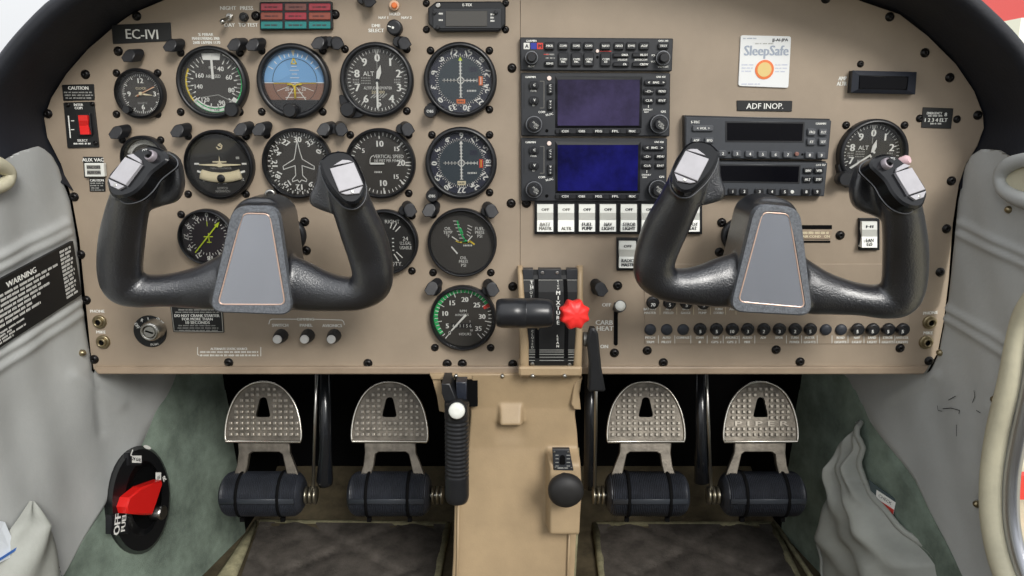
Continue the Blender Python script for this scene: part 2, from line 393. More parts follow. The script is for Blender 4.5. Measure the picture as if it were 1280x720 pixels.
# left vinyl
XL = [(180, 44), (186, 58), (195, 70), (210, 79), (250, 92), (300, 99), (390, 110), (462, 119), (468, 122), (469, 224), (500, 211), (530, 194), (590, 160), (650, 121), (720, 78), (790, 36)]
def XLtop(x): return interp([(-160, 232), (0, 203), (22, 190), (40, 184), (50, 182), (60, 186), (70, 194), (80, 208), (93, 250)], x)
def bl(x, y, t):
    v = .004 * ridge(segd((x, y), (-70, 372), (86, 291)), 5) + .004 * ridge(segd((x, y), (-70, 356), (84, 279)), 5)
    v += .004 * ridge(segd((x, y), (-60, 480), (101, 378)), 5) + .0035 * ridge(segd((x, y), (-60, 498), (103, 392)), 5)
    v += .002 * ridge(segd((x, y), (95, 470), (150, 505)), 9) * 1.6 - .002 * ridge(segd((x, y), (118, 470), (128, 540)), 7) + .0012 * math.sin(x * .05 + y * .03)
    v += .0008 * math.sin(x * .11 - y * .021 + 1)
    e_ = max(0, 1 - t * 26); return v - .004 * e_ * e_
XLA = [(180, 44), (186, 58), (195, 70), (210, 79), (250, 92), (300, 99), (390, 110), (462, 119), (600, 106), (720, 78), (790, 36)]
XRA = [(180, 1236), (186, 1222), (195, 1208), (210, 1201), (250, 1193), (300, 1189), (390, 1181), (440, 1172), (468, 1158), (600, 1176), (720, 1203), (790, 1240)]
def vinyl_side(XA, XB, xo, top, PO, PN, bf):
    b = MB(); rows = []
    for i in range(170):
        yy = 183 + 607 * i / 169; xa = interp(XA, yy); r = []
        for j in range(70):
            t = j / 69; x = xa + (xo(yy) - xa) * t; y = max(yy, top(x)) if yy < 270 else yy
            r.append(onp(x, y, PO, PN) + PN * bf(x, y, t if yy < 466 else max(t, .1)))
        rows.append(r)
    sheet(b, rows, VINYL); rows = []
    for i in range(70):
        yy = 456 + 264 * i / 69; xa = interp(XA, yy); xb = interp(XB, max(469, yy)); r = []
        for j in range(24): t = j / 23; x = xa + (xb - xa) * t; r.append(onp(x, yy, PO, PN) + PN * (bf(x, yy, .5) - .003 * max(0, t * 6 - 5) ** 2 * min(1, abs(xb - xa) / 30)))
        rows.append(r)
    sheet(b, rows, VINYL); return b
b = vinyl_side(XLA, XL, lambda y: -150, XLtop, PLo, PLn, bl); wl = struct(b.build('wall_left', None, pt(80, 400, 0)))
# right vinyl
XR = [(180, 1236), (186, 1222), (195, 1208), (210, 1201), (250, 1193), (300, 1189), (390, 1181), (440, 1172), (462, 1160), (468, 1156), (469, 1050), (500, 1068), (530, 1088), (600, 1140), (650, 1167), (720, 1203), (790, 1240)]
XRo = [(180, 1420), (300, 1420), (380, 1310), (430, 1272), (480, 1256), (540, 1240), (600, 1233), (660, 1238), (720, 1256), (790, 1300)]
def XRtop(x): return interp([(1192, 250), (1201, 208), (1212, 194), (1225, 186), (1250, 188), (1280, 204), (1420, 260)], x)
def br(x, y, t):
    v = .004 * ridge(segd((x, y), (1198, 278), (1290, 322)), 4) + .004 * ridge(segd((x, y), (1197, 292), (1290, 336)), 4)
    v += .004 * ridge(segd((x, y), (1182, 384), (1256, 428)), 4) + .004 * ridge(segd((x, y), (1181, 397), (1254, 442)), 4)
    v += .003 * ridge(segd((x, y), (1168, 470), (1110, 500)), 8) - .003 * ridge(segd((x, y), (1262, 215), (1255, 250)), 7)
    for q in ((1244, 499), (1222, 629)): v -= .003 * ridge(math.hypot(x - q[0], y - q[1]), 8)
    v += .0012 * math.sin(x * .05 + y * .03) + .0006 * math.sin(x * .13 - y * .03)
    e_ = max(0, 1 - t * 22); return v - .004 * e_ * e_
b = vinyl_side(XRA, XR, lambda y: interp(XRo, y), XRtop, PRo, PRn, br); wr = struct(b.build('wall_right', None, pt(1200, 400, 0)))
cr = MB()
for pl in ([(1173, 507), (1174, 513), (1179, 514)], [(1180, 511), (1190, 510), (1201, 513), (1200, 517)], [(1197, 531), (1197, 545)], [(1187, 500), (1196, 495)], [(1219, 488), (1220, 496), (1217, 503)], [(1222, 513), (1227, 516)]):
    P = [onp(x, y, PRo, PRn) + PRn * .0015 for x, y in pl]; stroke(cr, P, .0008, INK, PRn)
cr.build('scuff_mark', wr)
def stud(px, py, PO, PN, par, r=.004):
    bb = MB(); o = onp(px, py, PO, PN) - PN * .002
    lathe(bb, o, PN, [(r, 0), (r, .004), (r * .7, .0062), (r * .3, .007)], BRASS, 14); bb.build('trim_screw', par)
stud(102, 441, PLo, PLn, wl); stud(1176, 441, PRo, PRn, wr); stud(1262, 262, PRo, PRn, wr); stud(1244, 499, PRo, PRn, wr); stud(1222, 630, PRo, PRn, wr)
# ---- floor, firewall, carpeted side walls
FL = onp(322, 650, (0, 0, 0), Vector((0, 0, 1))); FR = onp(962, 650, (0, 0, 0), Vector((0, 0, 1)))
CLo, CLn = plane3(onp(222, 468, PLo, PLn) - PLn * .002, onp(78, 720, PLo, PLn) - PLn * .002, FL)
CRo, CRn = plane3(onp(1052, 469, PRo, PRn) - PRn * .002, onp(1203, 720, PRo, PRn) - PRn * .002, FR)
if CLn.x < 0: CLn = -CLn
if CRn.x > 0: CRn = -CRn
YF = .40
def on_carpet(y, z, PO, PN): return Vector((PO.x - (PN.y * (y - PO.y) + PN.z * (z - PO.z)) / PN.x, y, z))
for nm, PO, PN, wo_, wn_, q1_, q2_ in (('wall_left', CLo, CLn, PLo, PLn, onp(222, 468, PLo, PLn), onp(78, 720, PLo, PLn)), ('wall_right', CRo, CRn, PRo, PRn, onp(1052, 469, PRo, PRn), onp(1203, 720, PRo, PRn))):
    rows = []
    for i in range(101):
        z = -.02 + .62 * i / 100; r = []
        for j in range(101):
            y = -.45 + (.27 + .45) * j / 100; p = on_carpet(y, z, PO, PN)
            side = (p - wo_).dot(wn_)               # stay behind the vinyl above their common edge
            zb = q1_.z + (q2_.z - q1_.z) * (y - q1_.y) / (q2_.y - q1_.y)
            z_ = min(z, zb + .025); p = on_carpet(y, z_, PO, PN); side = (p - wo_).dot(wn_)
            if z_ > zb + .004 and side > -.006: p = p - wn_ * (side + .006)
            r.append(p + PN * .0015 * math.sin(y * 31 + z * 23) * math.sin(z * 40))
        rows.append(r)
    b = MB(); sheet(b, rows, CARPET); struct(b.build(nm + '_carpet', None, (PO.x, 0, .2)))
    b = MB(); sheet(b, [[on_carpet(y, z, PO, PN) - PN * .001 for y in (.268, YF + .02)] for z in (-.02, .6)], BLK0, False); struct(b.build(nm + '_forward_shade', None, (PO.x, .35, .2)))  # forward end of the carpet wall painted black for its shade
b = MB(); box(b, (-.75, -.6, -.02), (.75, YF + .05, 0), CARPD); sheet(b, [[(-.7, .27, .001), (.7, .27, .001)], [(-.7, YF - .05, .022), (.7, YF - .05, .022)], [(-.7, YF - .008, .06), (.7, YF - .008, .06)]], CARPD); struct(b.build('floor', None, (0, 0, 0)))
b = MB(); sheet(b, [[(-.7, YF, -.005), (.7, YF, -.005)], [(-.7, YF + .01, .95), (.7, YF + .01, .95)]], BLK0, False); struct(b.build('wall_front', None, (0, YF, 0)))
b = MB(); sheet(b, [[(-.30, .0, ZC + .12), (.30, .0, ZC + .12)], [(-.30, YF, ZC + .08), (.30, YF, ZC + .08)], [(-.3, .8, ZC - .02), (.3, .8, ZC - .02)]], SHIELD, False); struct(b.build('light_block_deck', None, (0, .3, ZC + .15)))  # unseen deck added to stop light entering from above
# side closing of the cowl behind the panel
for sgn in (-1, 1):
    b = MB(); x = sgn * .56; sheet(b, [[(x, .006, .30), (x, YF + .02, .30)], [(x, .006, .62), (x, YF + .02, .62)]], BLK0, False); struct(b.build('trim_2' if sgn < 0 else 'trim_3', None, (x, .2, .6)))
# unseen cabin behind the camera, added for plate reflections; roof left off for light
BULK = mat('grey_reflected_bulkhead', (170, 170, 172), .8, 0, .08, 8)
for sgn, nm in ((-1, 'wall_left_cabin'), (1, 'wall_right_cabin')):
    b = MB(); x = sgn * .66; box(b, (min(x, x + sgn * .03), -2.4, 0), (max(x, x + sgn * .03), -.42, .60), VINYL); struct(b.build(nm, None, (x, -1.4, .3)))
b = MB(); box(b, (-.69, -2.45, -.02), (.69, -.6, 0), CARPD); struct(b.build('floor_cabin', None, (0, -1.5, 0)))
b = MB(); box(b, (-.69, -2.48, 0), (.69, -2.42, .62), BULK); struct(b.build('wall_back_reflected', None, (0, -2.45, .6)))  # added low and light grey for the yoke plates to reflect
# mats
def zf(px, py, z=.004): return onp(px, py, (0, 0, z), Vector((0, 0, 1)))
for q, lab in (([(325, 652), (560, 655), (538, 760), (288, 760)], 'dark brown ribbed mat on the floor under the left pedals'), ([(744, 655), (965, 655), (1015, 760), (758, 760)], 'dark brown ribbed mat on the floor under the right pedals')):
    c = zf(sum(p[0] for p in q) / 4, 700, 0); t = thing('floor_mat', lab, 'mat', c, 'floor mats under the pedals')
    b = MB(); rows = []
    for i in range(25):
        r = []
        for j in range(41):
            u, v = j / 40, i / 24
            A = Vector(q[0]).lerp(Vector(q[1]), u); B_ = Vector(q[3]).lerp(Vector(q[2]), u); P = A.lerp(B_, v)
            d1 = abs((u - .5) * 1.0) + 0; g = abs(((u - .5) * 1.2 + (v if u > .5 else v) * 0) )
            dd = min(abs(((u * 1.6 + v * 1.5 + .3) % 1) - .5), abs(((u * 1.6 - v * 1.5 + .1) % 1) - .5)) * .4
            r.append(zf(P.x, P.y, .008 - .006 * ridge(dd, .018)))
        rows.append(r)
    sheet(b, rows, MATT, True); b.build('mat_pile', t)
    b = MB(); 
    for a, c_ in (((1, 2), (0, 1)) if q[0][0] < 640 else ((0, 3), (1, 2), (0, 1))):
        p = zf(*q[a], .005); e_ = zf(*q[c_], .005); tube(b, [tuple(p) + (.006, .004), tuple(e_) + (.006, .004)], EDGE, 8, ref=(0, 0, 1))
    b.build('mat_binding', t)
# trim strips where the carpet wall meets the floor
for i, (a, c_) in enumerate((((322, 649), (281, 725)), ((966, 650), (1030, 745)))):
    p = zf(*a, .004); e_ = zf(*c_, .004); b = MB(); w_ = (.016, .004)[i]; tube(b, [tuple(p) + (.004, .004), tuple(e_) + (w_, .004)], EDGE, 8, ref=(0, 0, 1)); struct(b.build('baseboard_' + ('left', 'right')[i]))
# ---- door seal and window frame on the right, glare corners
def onR(x, y, k=.004): return onp(x, y, PRo, PRn) + PRn * k
b = MB(); tube(b, [tuple(onR(x, y)) + (r,) for x, y, r in ((1330, 330, .011), (1290, 385, .011), (1276, 420, .010), (1266, 480, .0115), (1252, 540, .012), (1244, 600, .012), (1246, 660, .012), (1262, 720, .012), (1300, 790, .012))], SEAL, 16, 6)
t = b.build('door_seal'); tag(t, 'cream rubber door seal curving down beside the grey vinyl side panel', 'seal')
b = MB(); tube(b, [tuple(onR(x, y, -.004)) + (.0075, .01) for x, y in ((1345, 345), (1303, 400), (1290, 440), (1281, 490), (1268, 550), (1260, 600), (1261, 660), (1277, 720), (1310, 790))], ALU, 12, 6)
struct(b.build('window_1'))
b = MB(); tube(b, [tuple(onR(x, y, .006)) + (r,) for x, y, r in ((1330, 192, .006), (1290, 199, .007), (1268, 206, .008), (1258, 216, .007), (1256, 228, .006), (1264, 240, .007), (1285, 250, .008), (1330, 262, .008))], VINYL, 12, 6)
b.add([onR(1262, 208, .003), onR(1340, 196, .003), onR(1340, 255, .003), onR(1266, 240, .003), onR(1257, 224, .003)], [[0, 1, 2, 3, 4]], SEAL); b.build('seal_loop', wr)
b = MB(); tube(b, [tuple(onp(x, y, PLo, PLn) + PLn * .006) + (r,) for x, y, r in ((-70, 195, .007), (-20, 203, .009), (2, 212, .007), (5, 222, .006), (-6, 232, .007), (-60, 250, .007))], SEAL, 12, 6); 
t = b.build('door_seal'); tag(t, 'cream door seal end poking in at the left edge under the glareshield', 'seal')
# ---- placard on left wall
t = thing('warning_placard', 'large black placard of white print on the left vinyl side panel', 'placard', onp(60, 360, PLo, PLn), None)
def onL(x, y, k=.0058): return onp(x, y, PLo, PLn) + PLn * k
q = [(86, 301), (97, 368), (-60, 469), (-70, 383)]; b = MB(); extrude(b, [onL(*p) for p in q], -PLn * .004, PLAC, .0004); b.build('plate', t)
b = MB(); A, B_, C_, D_ = [onL(*p, .0061) for p in q]
def uv(u, v): return (D_ * (1 - u) + A * u) * (1 - v) + (C_ * (1 - u) + B_ * u) * v     # u left-right, v top-bottom
xd = (A - D_).normalized(); yd = (A - B_).normalized()
def ln(u0, u1, v, h, seed):
    rnd = random.Random(seed); u = u0
    while u < u1:
        e_ = min(u1, u + rnd.uniform(.02, .06)); x = u
        while x < e_: b.add([uv(x, v), uv(x + .006, v + rnd.uniform(-.1, .1) * h), uv(x + .006, v + h), uv(x, v + h)], [[0, 1, 2, 3]], WHITE); x += .009
        u = e_ + .012
text(b, 'WARNING', uv(.52, .13), .0060, WHITE, xd, yd, bold=.12)
for k in range(7): ln(.12, .82 - .05 * (k % 3) - .03 * k, .22 + .075 * k, .042, k)
for k in range(4): ln(.12, .5 - .1 * (k % 2), .77 + .05 * k, .03, 20 + k)
for k in range(13): ln(.86, .965 - .01 * (k % 3), .05 + .068 * k, .042, 40 + k)
b.build('lettering', t)
# ---- pocket on the left wall with paper
t = thing('map_pocket', 'small grey vinyl map pocket at the lower left corner of the left wall', 'pocket', onp(40, 690, PLo, PLn))
b = MB(); rows = []
Lx = [(625, 36), (640, 24), (660, 8), (700, -14), (790, -40)]; Rx = [(625, 40), (640, 47), (670, 56), (700, 66), (725, 73), (790, 90)]
for i in range(30):
    y = 626 + 160 * i / 29; r = []
    for j in range(16):
        u = j / 15; x = interp(Lx, y) * (1 - u) + interp(Rx, y) * u
        r.append(onp(x, y, PLo, PLn) + PLn * (.002 + .026 * math.sin(math.pi * u) ** .7 * min(1, i / 5) + .003 * math.sin(u * 13 + y * .05)))
    rows.append(r)
sheet(b, rows, CLOTH); b.build('pocket_cloth', t)
b = MB()
for k in range(16):
    y = 640 + 6 * k; x = interp(Rx, y) - 4; p = onp(x, y, PLo, PLn) + PLn * .010; p2 = onp(x + 1, y + 3, PLo, PLn) + PLn * .010
    stroke(b, [p, p2], .0007, INK, PLn)
b.build('stitching', t)
b = MB(); sheet(b, [[onL(-50, 640, .004), onL(1, 652, .004)], [onL(-50, 720, .012), onL(9, 690, .012)]], mat('white_paper', (222, 228, 234), .7), False, thick=PLn * .001)
stroke(b, [onL(-20, 700, .0145), onL(9, 682, .0145)], .003, mat('blue_paper_edge', (60, 110, 190), .6), PLn)
tag(b.build('folded_paper'), 'white folded paper with blue edge sticking out of the left map pocket', 'paper')
# ---- pocket on the right wall
t = thing('map_pocket', 'sagging grey vinyl map pocket on the green carpet of the right wall', 'pocket', onp(1090, 640, CRo, CRn))
b = MB(); rows = []
Lx = [(527, 1076), (545, 1068), (570, 1062), (600, 1058), (640, 1046), (672, 1030), (700, 1040), (720, 1046), (790, 1075)]; Rx = [(527, 1080), (545, 1084), (560, 1086), (580, 1084), (600, 1088), (620, 1101), (640, 1116), (665, 1134), (690, 1160), (706, 1172), (720, 1174), (790, 1190)]
for i in range(60):
    y = 527 + 240 * i / 59; r = []
    for j in range(31):
        u = j / 30; x = interp(Lx, y) * (1 - u) + interp(Rx, y) * u; k = min(1, i / 14)
        f_ = .010 * k * math.sin(u * 9.5 + y * .018 + 1.2) + .006 * math.sin(y * .16 + u * 3) * (1 - k * .75) + .004 * k * math.sin(u * 21 - y * .05)
        r.append(onp(x, y, CRo, CRn) + CRn * (.006 + .035 * k * math.sin(math.pi * min(1, u * 1.0)) ** .8 + f_))
    rows.append(r)
sheet(b, rows, CLOTH); b.build('pocket_cloth', t)
b = MB(); tube(b, [tuple(rows[i][-1] + CRn * .002) + (.0042,) for i in range(0, 60, 2)], CLOTH, 8); tube(b, [tuple(rows[i][0] + CRn * .001) + (.0028,) for i in range(8, 60, 2)], CLOTH, 8); b.build('rolled_hem', t)
t = thing('card_in_sleeve', 'clear sleeved card with red and white print in the right map pocket', 'card', onp(1108, 628, CRo, CRn) + CRn * .02)
C0 = onp(1100, 625, CRo, CRn) + CRn * .012; cn = (CRn + Vector((0, -.5, .1))).normalized()
q = [(1086, 600), (1094, 607), (1122, 626), (1117, 655), (1092, 640)]; b = MB(); extrude(b, [onp(x, y, C0, cn) for x, y in q], -cn * .002, mat('smoky_plastic_sleeve', (70, 84, 88), .2)); b.build('sleeve', t)
b = MB()
def oc(x, y, k=.0006): return onp(x, y, C0, cn) + cn * k
b.add([oc(1096, 612), oc(1120, 628), oc(1116, 648), oc(1094, 633)], [[0, 1, 2, 3]], WHITE)
b.add([oc(1095, 622, .001), oc(1118, 637, .001), oc(1116, 648, .001), oc(1093.5, 633, .001)], [[0, 1, 2, 3]], REDP)
dx = (oc(1120, 628) - oc(1096, 612)).normalized(); text(b, 'LIST', oc(1107, 635, .0014), .004, WHITE, dx, dx.cross(cn) * -1 if dx.cross(cn).z < 0 else dx.cross(cn)); text(b, 'CHECK', oc(1107, 624, .0012), .004, INK, dx, dx.cross(cn) * -1 if dx.cross(cn).z < 0 else dx.cross(cn))
b.build('printed_card', t)
# ---- outside: ground, hangar, marker board
b = MB(); b.add([(-150, -60, -1.1), (150, -60, -1.1), (150, 200, -1.1), (-150, 200, -1.1)], [[0, 1, 2, 3]], mat('dry_apron', (188, 180, 152), .9, 0, .2, 3)); struct(b.build('ground', None, (0, 0, -1.1)))
h = thing('hangar', 'pale hangar with a red gable seen past the top right window corner', 'building', (27, 30, -1.1))
b = MB(); box(b, (20.1, 30, -1.1), (36, 44, 4.5), mat('pale_metal_wall', (236, 238, 226), .7)); b.build('wall', h)
b = MB(); b.add([(20.75, 29.7, 4.5), (28, 29.7, 12), (36.4, 29.7, 4.5), (20.75, 44, 4.5), (28, 44, 12), (36.4, 44, 4.5)], [[0, 1, 2], [3, 4, 5], [0, 1, 4, 3], [1, 2, 5, 4]], REDP); b.build('roof', h)
h = thing('marker_board', 'low red and white marker board on the ground seen through right window', 'sign', (3.2, 2.0, -1.1))
b = MB(); c = CAM + ray(1279, 607) * 3.4; box(b, (c.x - .2, c.y - .02, c.z - .06), (c.x + 1.4, c.y + .02, c.z + .06), REDP); b.build('board', h)
b = MB(); box(b, (c.x + .3, c.y + .0, -1.1), (c.x + .36, c.y + .05, c.z), WHITE); b.build('post', h)
# ================================================================ ROUND GAUGES
class Gauge:
    def __init__(g, name, label, px, py, rpx, face=FACE, ri=.86, screws=True, glass=True, cat='gauge', sa=.83, sr=3.9, dep=.012):
        g.px, g.py = px, py; g.dep = dep; c = pt(px, py, dep); g.x, g.z = c.x, c.z; g.R = rpx * sc(py, dep); g.rp = rpx
        g.t = thing(name, label, cat, (g.x, 0, g.z)); Rr = g.R; g.ri = ri
        b = MB(); lathe(b, (g.x, 0, g.z), OUT, [(Rr, 0), (Rr, dep - .003), (Rr - .0012, dep - .0008), (Rr - .003, dep), (Rr * (ri + .045), dep), (Rr * ri, dep - .003), (Rr * ri, .002)], BEZ, 48, True, False, False); b.build('bezel', g.t)
        b = MB(); lathe(b, (g.x, 0, g.z), OUT, [(Rr * ri * 1.01, .002), (.0001, .002)], face, 48, False, False, False); b.build('dial_face', g.t)
        g.b = MB(); g.lv = .0023; g.screws = []
        if screws:
            for sx_, sy_ in ((-1, -1), (1, -1), (-1, 1), (1, 1)):
                if screws is True or (sx_, sy_) in screws: screw(g.t, px + sx_ * rpx * sa, py + sy_ * rpx * sa, sr)
        g.glass = glass
    def P(g, x, y, lv=None): return Vector((g.x + x * g.R, -(lv if lv is not None else g.lv), g.z + y * g.R))
    def pol(g, a, r, lv=None): return g.P(math.sin(R(a)) * r, math.cos(R(a)) * r, lv)
    def tick(g, a, r0, r1, w_, m=WHITE):
        g.b.add([g.pol(a, r0) + Vector((math.cos(R(a)), 0, -math.sin(R(a)))) * s * w_ * g.R / 2 for s in (-1, 1)] + [g.pol(a, r1) + Vector((math.cos(R(a)), 0, -math.sin(R(a)))) * s * w_ * g.R / 2 for s in (1, -1)], [[0, 1, 2, 3]], m)
    def ticks(g, n, r0, r1, w_, m=WHITE, a0=0, a1=360):
        full = abs(a1 - a0 - 360) < .1
        for i in range(n if full else n + 1): g.tick(a0 + (a1 - a0) * i / n, r0, r1, w_, m)
    def txt(g, s, x, y, h, m=WHITE, rot=0, width=None, bold=0): text(g.b, s, g.P(x, y), h * g.R, m, rot=rot, width=width * g.R if width else None, bold=bold)
    def num(g, s, a, r, h, m=WHITE, radial=False, bold=.12): h *= 1.14; p = (math.sin(R(a)) * r, math.cos(R(a)) * r); g.txt(s, p[0], p[1], h, m, -a if radial else 0, bold=bold)
    def arc(g, a0, a1, r0, r1, m, n=None, lv=None):
        n = n or max(2, int((a1 - a0) / 6))
        for i in range(n):
            a, c = a0 + (a1 - a0) * i / n, a0 + (a1 - a0) * (i + 1) / n
            g.b.add([g.pol(a, r0, lv), g.pol(c, r0, lv), g.pol(c, r1, lv), g.pol(a, r1, lv)], [[0, 1, 2, 3]], m)
    def line(g, pts, w_, m=WHITE, close=False, lv=None): stroke(g.b, [g.P(x, y, lv) for x, y in pts], w_ * g.R, m, OUT, close)
    def poly(g, pts, m=WHITE, lv=None): g.b.add([g.P(x, y, lv) for x, y in pts], [list(range(len(pts)))], m)
    def dim(g, x0, x1, y, h, m=GREYP):                         # small print
        rnd = random.Random(int(x0 * 99 + y * 77)); x = x0
        while x < x1: g.b.add([g.P(x, y), g.P(x + .028, y), g.P(x + .028, y + h), g.P(x + rnd.uniform(0, .01), y + h)], [[0, 1, 2, 3]], m); x += .045
    def needle(g, a, pts, m=WHITE, lv=.0042, name='needle'):
        b = MB(); c, s = math.cos(R(a)), math.sin(R(a))
        extrude(b, [g.P(x * c + y * s, -x * s + y * c, lv) for x, y in pts], (0, .0007, 0), m); b.build(name, g.t)
    def hub(g, r=.07, m=BLACK): b = MB(); lathe(b, (g.x, -.003, g.z), OUT, [(r * g.R, 0), (r * g.R, .002), (r * g.R * .7, .0026)], m, 16); b.build('hub_cap', g.t)
    def knob(g, px, py, rpx, m=BLACK, top='', d=.02):
        b = MB(); c = pt(px, py, d); s = sc(py, d); c0 = Vector((c.x, -.001, c.z)); r = rpx * s
        lathe(b, c0, OUT, [(r * .55, 0), (r * .55, .006), (r, .007), (r, d - .003), (r * .85, d - .001)], m, 24, True, mod=lambda i, h: 1 + .04 * (i % 2) if h > .006 else 1)
        if top: text(b, top, c + OUT * .0003, r * .42, WHITE)
        b.build('knob', g.t)
    def done(g):
        g.b.build('dial_markings', g.t)
        if g.glass: b = MB(); lathe(b, (g.x, 0, g.z), OUT, [(g.R * g.ri * 1.01, g.dep - .0035), (.0001, g.dep - .0035)], GLASS, 40, False, False, False); b.build('glass', g.t)
NEED = [(-.03, -.25), (.03, -.25), (.03, .55), (0, .72), (-.03, .55)]
# clock
g = Gauge('clock', 'small round analogue clock with orange hands, upper left of panel', 171.5, 117, 31, FACE2, cat='clock', sr=3.8)
g.ticks(60, .70, .78, .02); g.ticks(12, .64, .78, .04)
for s, a in (('12', 0), ('3', 90), ('6', 180), ('9', 270)): g.num(s, a, .52, .17)
g.txt('CLOCK', 0, .22, .09, CREAM); g.txt('QUARTZ', 0, -.36, .07, GREYP)
g.needle(64, [(-.03, -.2), (.03, -.2), (.015, .62), (-.015, .62)], ORG); g.needle(98, [(-.05, -.1), (.05, -.1), (.01, .45), (-.01, .45)], CREAM, .0034); g.needle(66, [(-.01, -.25), (.01, -.25), (.01, .65), (-.01, .65)], CREAM, .005)
g.hub(.08, CREAM); g.knob(157, 137, 5, d=.014); g.done()
# airspeed
g = Gauge('airspeed_indicator', 'airspeed indicator with white, green and yellow arcs and upright white needle', 263, 103, 44.5, FACE2)
g.arc(228, 300, .76, .81, YEL); g.arc(60, 226, .77, .815, GRN); g.arc(140, 226, .70, .73, GRN, lv=.0029); g.arc(22, 128, .815, .86, WHITE, lv=.0026); g.arc(126, 232, .66, .80, WHITE, lv=.0026); g.lv = .0029
g.ticks(34, .66, .78, .022, a0=30, a1=335); g.ticks(17, .58, .78, .03, a0=30, a1=335); g.poly([(-.28, .80), (-.25, .62), (.22, .62), (.26, .80)], WHITE)
for s, x, y in (('40', .22, .38), ('60', .44, .15), ('80', .48, -.20), ('90', .18, -.55), ('140', -.44, -.1), ('160', -.38, .2), ('120', -.28, -.46)): g.txt(s, x, y, .13 if len(s) < 3 else .12, bold=.08)
g.txt('AIRSPEED', .0, .18, .09, width=.42); g.txt('KNOTS', 0, .42, .07, width=.2); g.txt('TAS', 0, -.75, .06, INK); g.line([(-.35, -.4), (.1, -.33), (.5, -.52)], .02, GREYP)
g.needle(0, [(-.035, .1), (.035, .1), (.03, .6), (.012, .78), (-.012, .78), (-.03, .6)], WHITE); g.knob(288.5, 137, 9, d=.017); g.done()
# attitude
g = Gauge('attitude_indicator', 'attitude indicator with blue sky, brown ground and yellow horizon', 365.5, 101.5, 46, SKYB, ri=.84)
g.poly([(math.sin(R(a)) * .845, math.cos(R(a)) * .845) for a in range(92, 269, 4)], BRN, .0022)
g.poly([(math.sin(R(a)) * .84, math.cos(R(a)) * .84) for a in range(-88, -20, 4)] + [(-.1, .2), (-.5, -.0)], mat('horizon_blue_light', (128, 178, 222), .5), .0022)
g.lv = .0024; g.arc(0, 360, .60, .615, INK, 60); g.lv = .0026
g.line([(-.83, -.03), (.83, -.03)], .022, WHITE); g.line([(-.58, -.04), (-.12, -.04)], .03, YEL); g.line([(.12, -.04), (.58, -.04)], .03, YEL)
for a in (-60, -45, -30, -20, -10, 10, 20, 30, 45, 60): g.tick(a, .66, .80 if a % 30 == 0 else .75, .025)
g.poly([(-.05, .82), (.05, .82), (0, .66)], CREAM); g.line([(-.07, .47), (0, .62), (.07, .47)], .03, YEL, True)
for y, l in ((.1, .12), (.2, .07), (.3, .12), (.4, .07), (-.2, .14), (-.3, .2), (-.42, .28)): g.line([(-l, y), (l, y)], .016, WHITE)
g.line([(0, -.1), (-.28, -.5)], .022); g.line([(0, -.1), (.28, -.5)], .022); g.line([(-.5, -.25), (.0, -.06), (.5, -.25)], .014)
for s, x in (('20', -.23), ('20', .23)): g.txt(s, x, -.2, .09)
b = MB(); tube(b, [tuple(g.P(-.2, -.08, .005)) + (.0009,), tuple(g.P(-.07, -.08, .005)) + (.0009,), tuple(g.P(0, -.16, .005)) + (.0009,), tuple(g.P(.07, -.08, .005)) + (.0009,), tuple(g.P(.2, -.08, .005)) + (.0009,)], YEL, 6); tube(b, [tuple(g.P(0, -.1, .005)) + (.0012,), tuple(g.P(0, -.45, .005)) + (.0012,)], YEL, 6); b.build('aircraft_symbol', g.t)
b = MB(); pts_ = [(math.sin(R(a)) * .85, math.cos(R(a)) * .85) for a in range(125, 236, 5)]; extrude(b, [g.P(x, y, .0075) for x, y in pts_], (0, .005, 0), BEZ, .0004); b.build('lower_mask', g.t)
g.knob(361.5, 138, 8.5, d=.02); g.done()
def altim(label, px, py, r, kx, ky, short, long_, face):
    g = Gauge('altimeter', label, px, py, r, face, sa=.84)
    g.ticks(50, .74, .82, .018); g.ticks(10, .68, .82, .03)
    for i in range(10): g.num(str(i), i * 36, .60, .18, bold=.12)
    g.txt('ALT', -.24, .18, .12); g.txt('ALTITUDE REPORTER', 0, -.20, .075, width=.78); g.txt('20,000', 0, -.31, .08, CREAM, width=.36)
    for k in range(3): g.dim(-.45, -.2, .05 - .07 * k, .03)
    for k in range(2): g.dim(.46, .62, .0 - .07 * k, .04); g.dim(-.68, -.5, .0 - .07 * k, .04)
    for k in range(5): g.line([(-.2 + .08 * k, -.46), (-.08 + .08 * k, -.36)], .03, GREYP)
    g.poly([(-.08, .82), (.08, .82), (0, .64)], WHITE); g.line([(0, .64), (0, .30)], .015, GREYP)
    g.needle(short, [(-.02, -.1), (.02, -.1), (.065, .22), (0, .42), (-.065, .22)], WHITE, .0042); g.needle(long_, [(-.02, -.1), (.025, -.1), (.03, .72), (0, .8), (-.03, .72)], WHITE, .0052); g.hub(.05)
    b = MB(); prism(b, rquad([(kx - 11, ky - 20), (kx + 6, ky - 14), (kx + 24, ky + 6), (kx + 14, ky + 11), (kx - 5, ky + 10)], 6), 0, .009, BEZ, 1); b.build('knob_housing', g.t)
    g.knob(kx, ky, 9, d=.021); g.done()
altim('altimeter with small print and long white hand pointing down to 5, left instrument cluster', 470, 100, 46, 433.5, 137, 14, 181, FACE2)
altim('altimeter beside the right control yoke, far right of panel', 1094, 193, 43.5, 1058, 224, 14, 236, FACE)
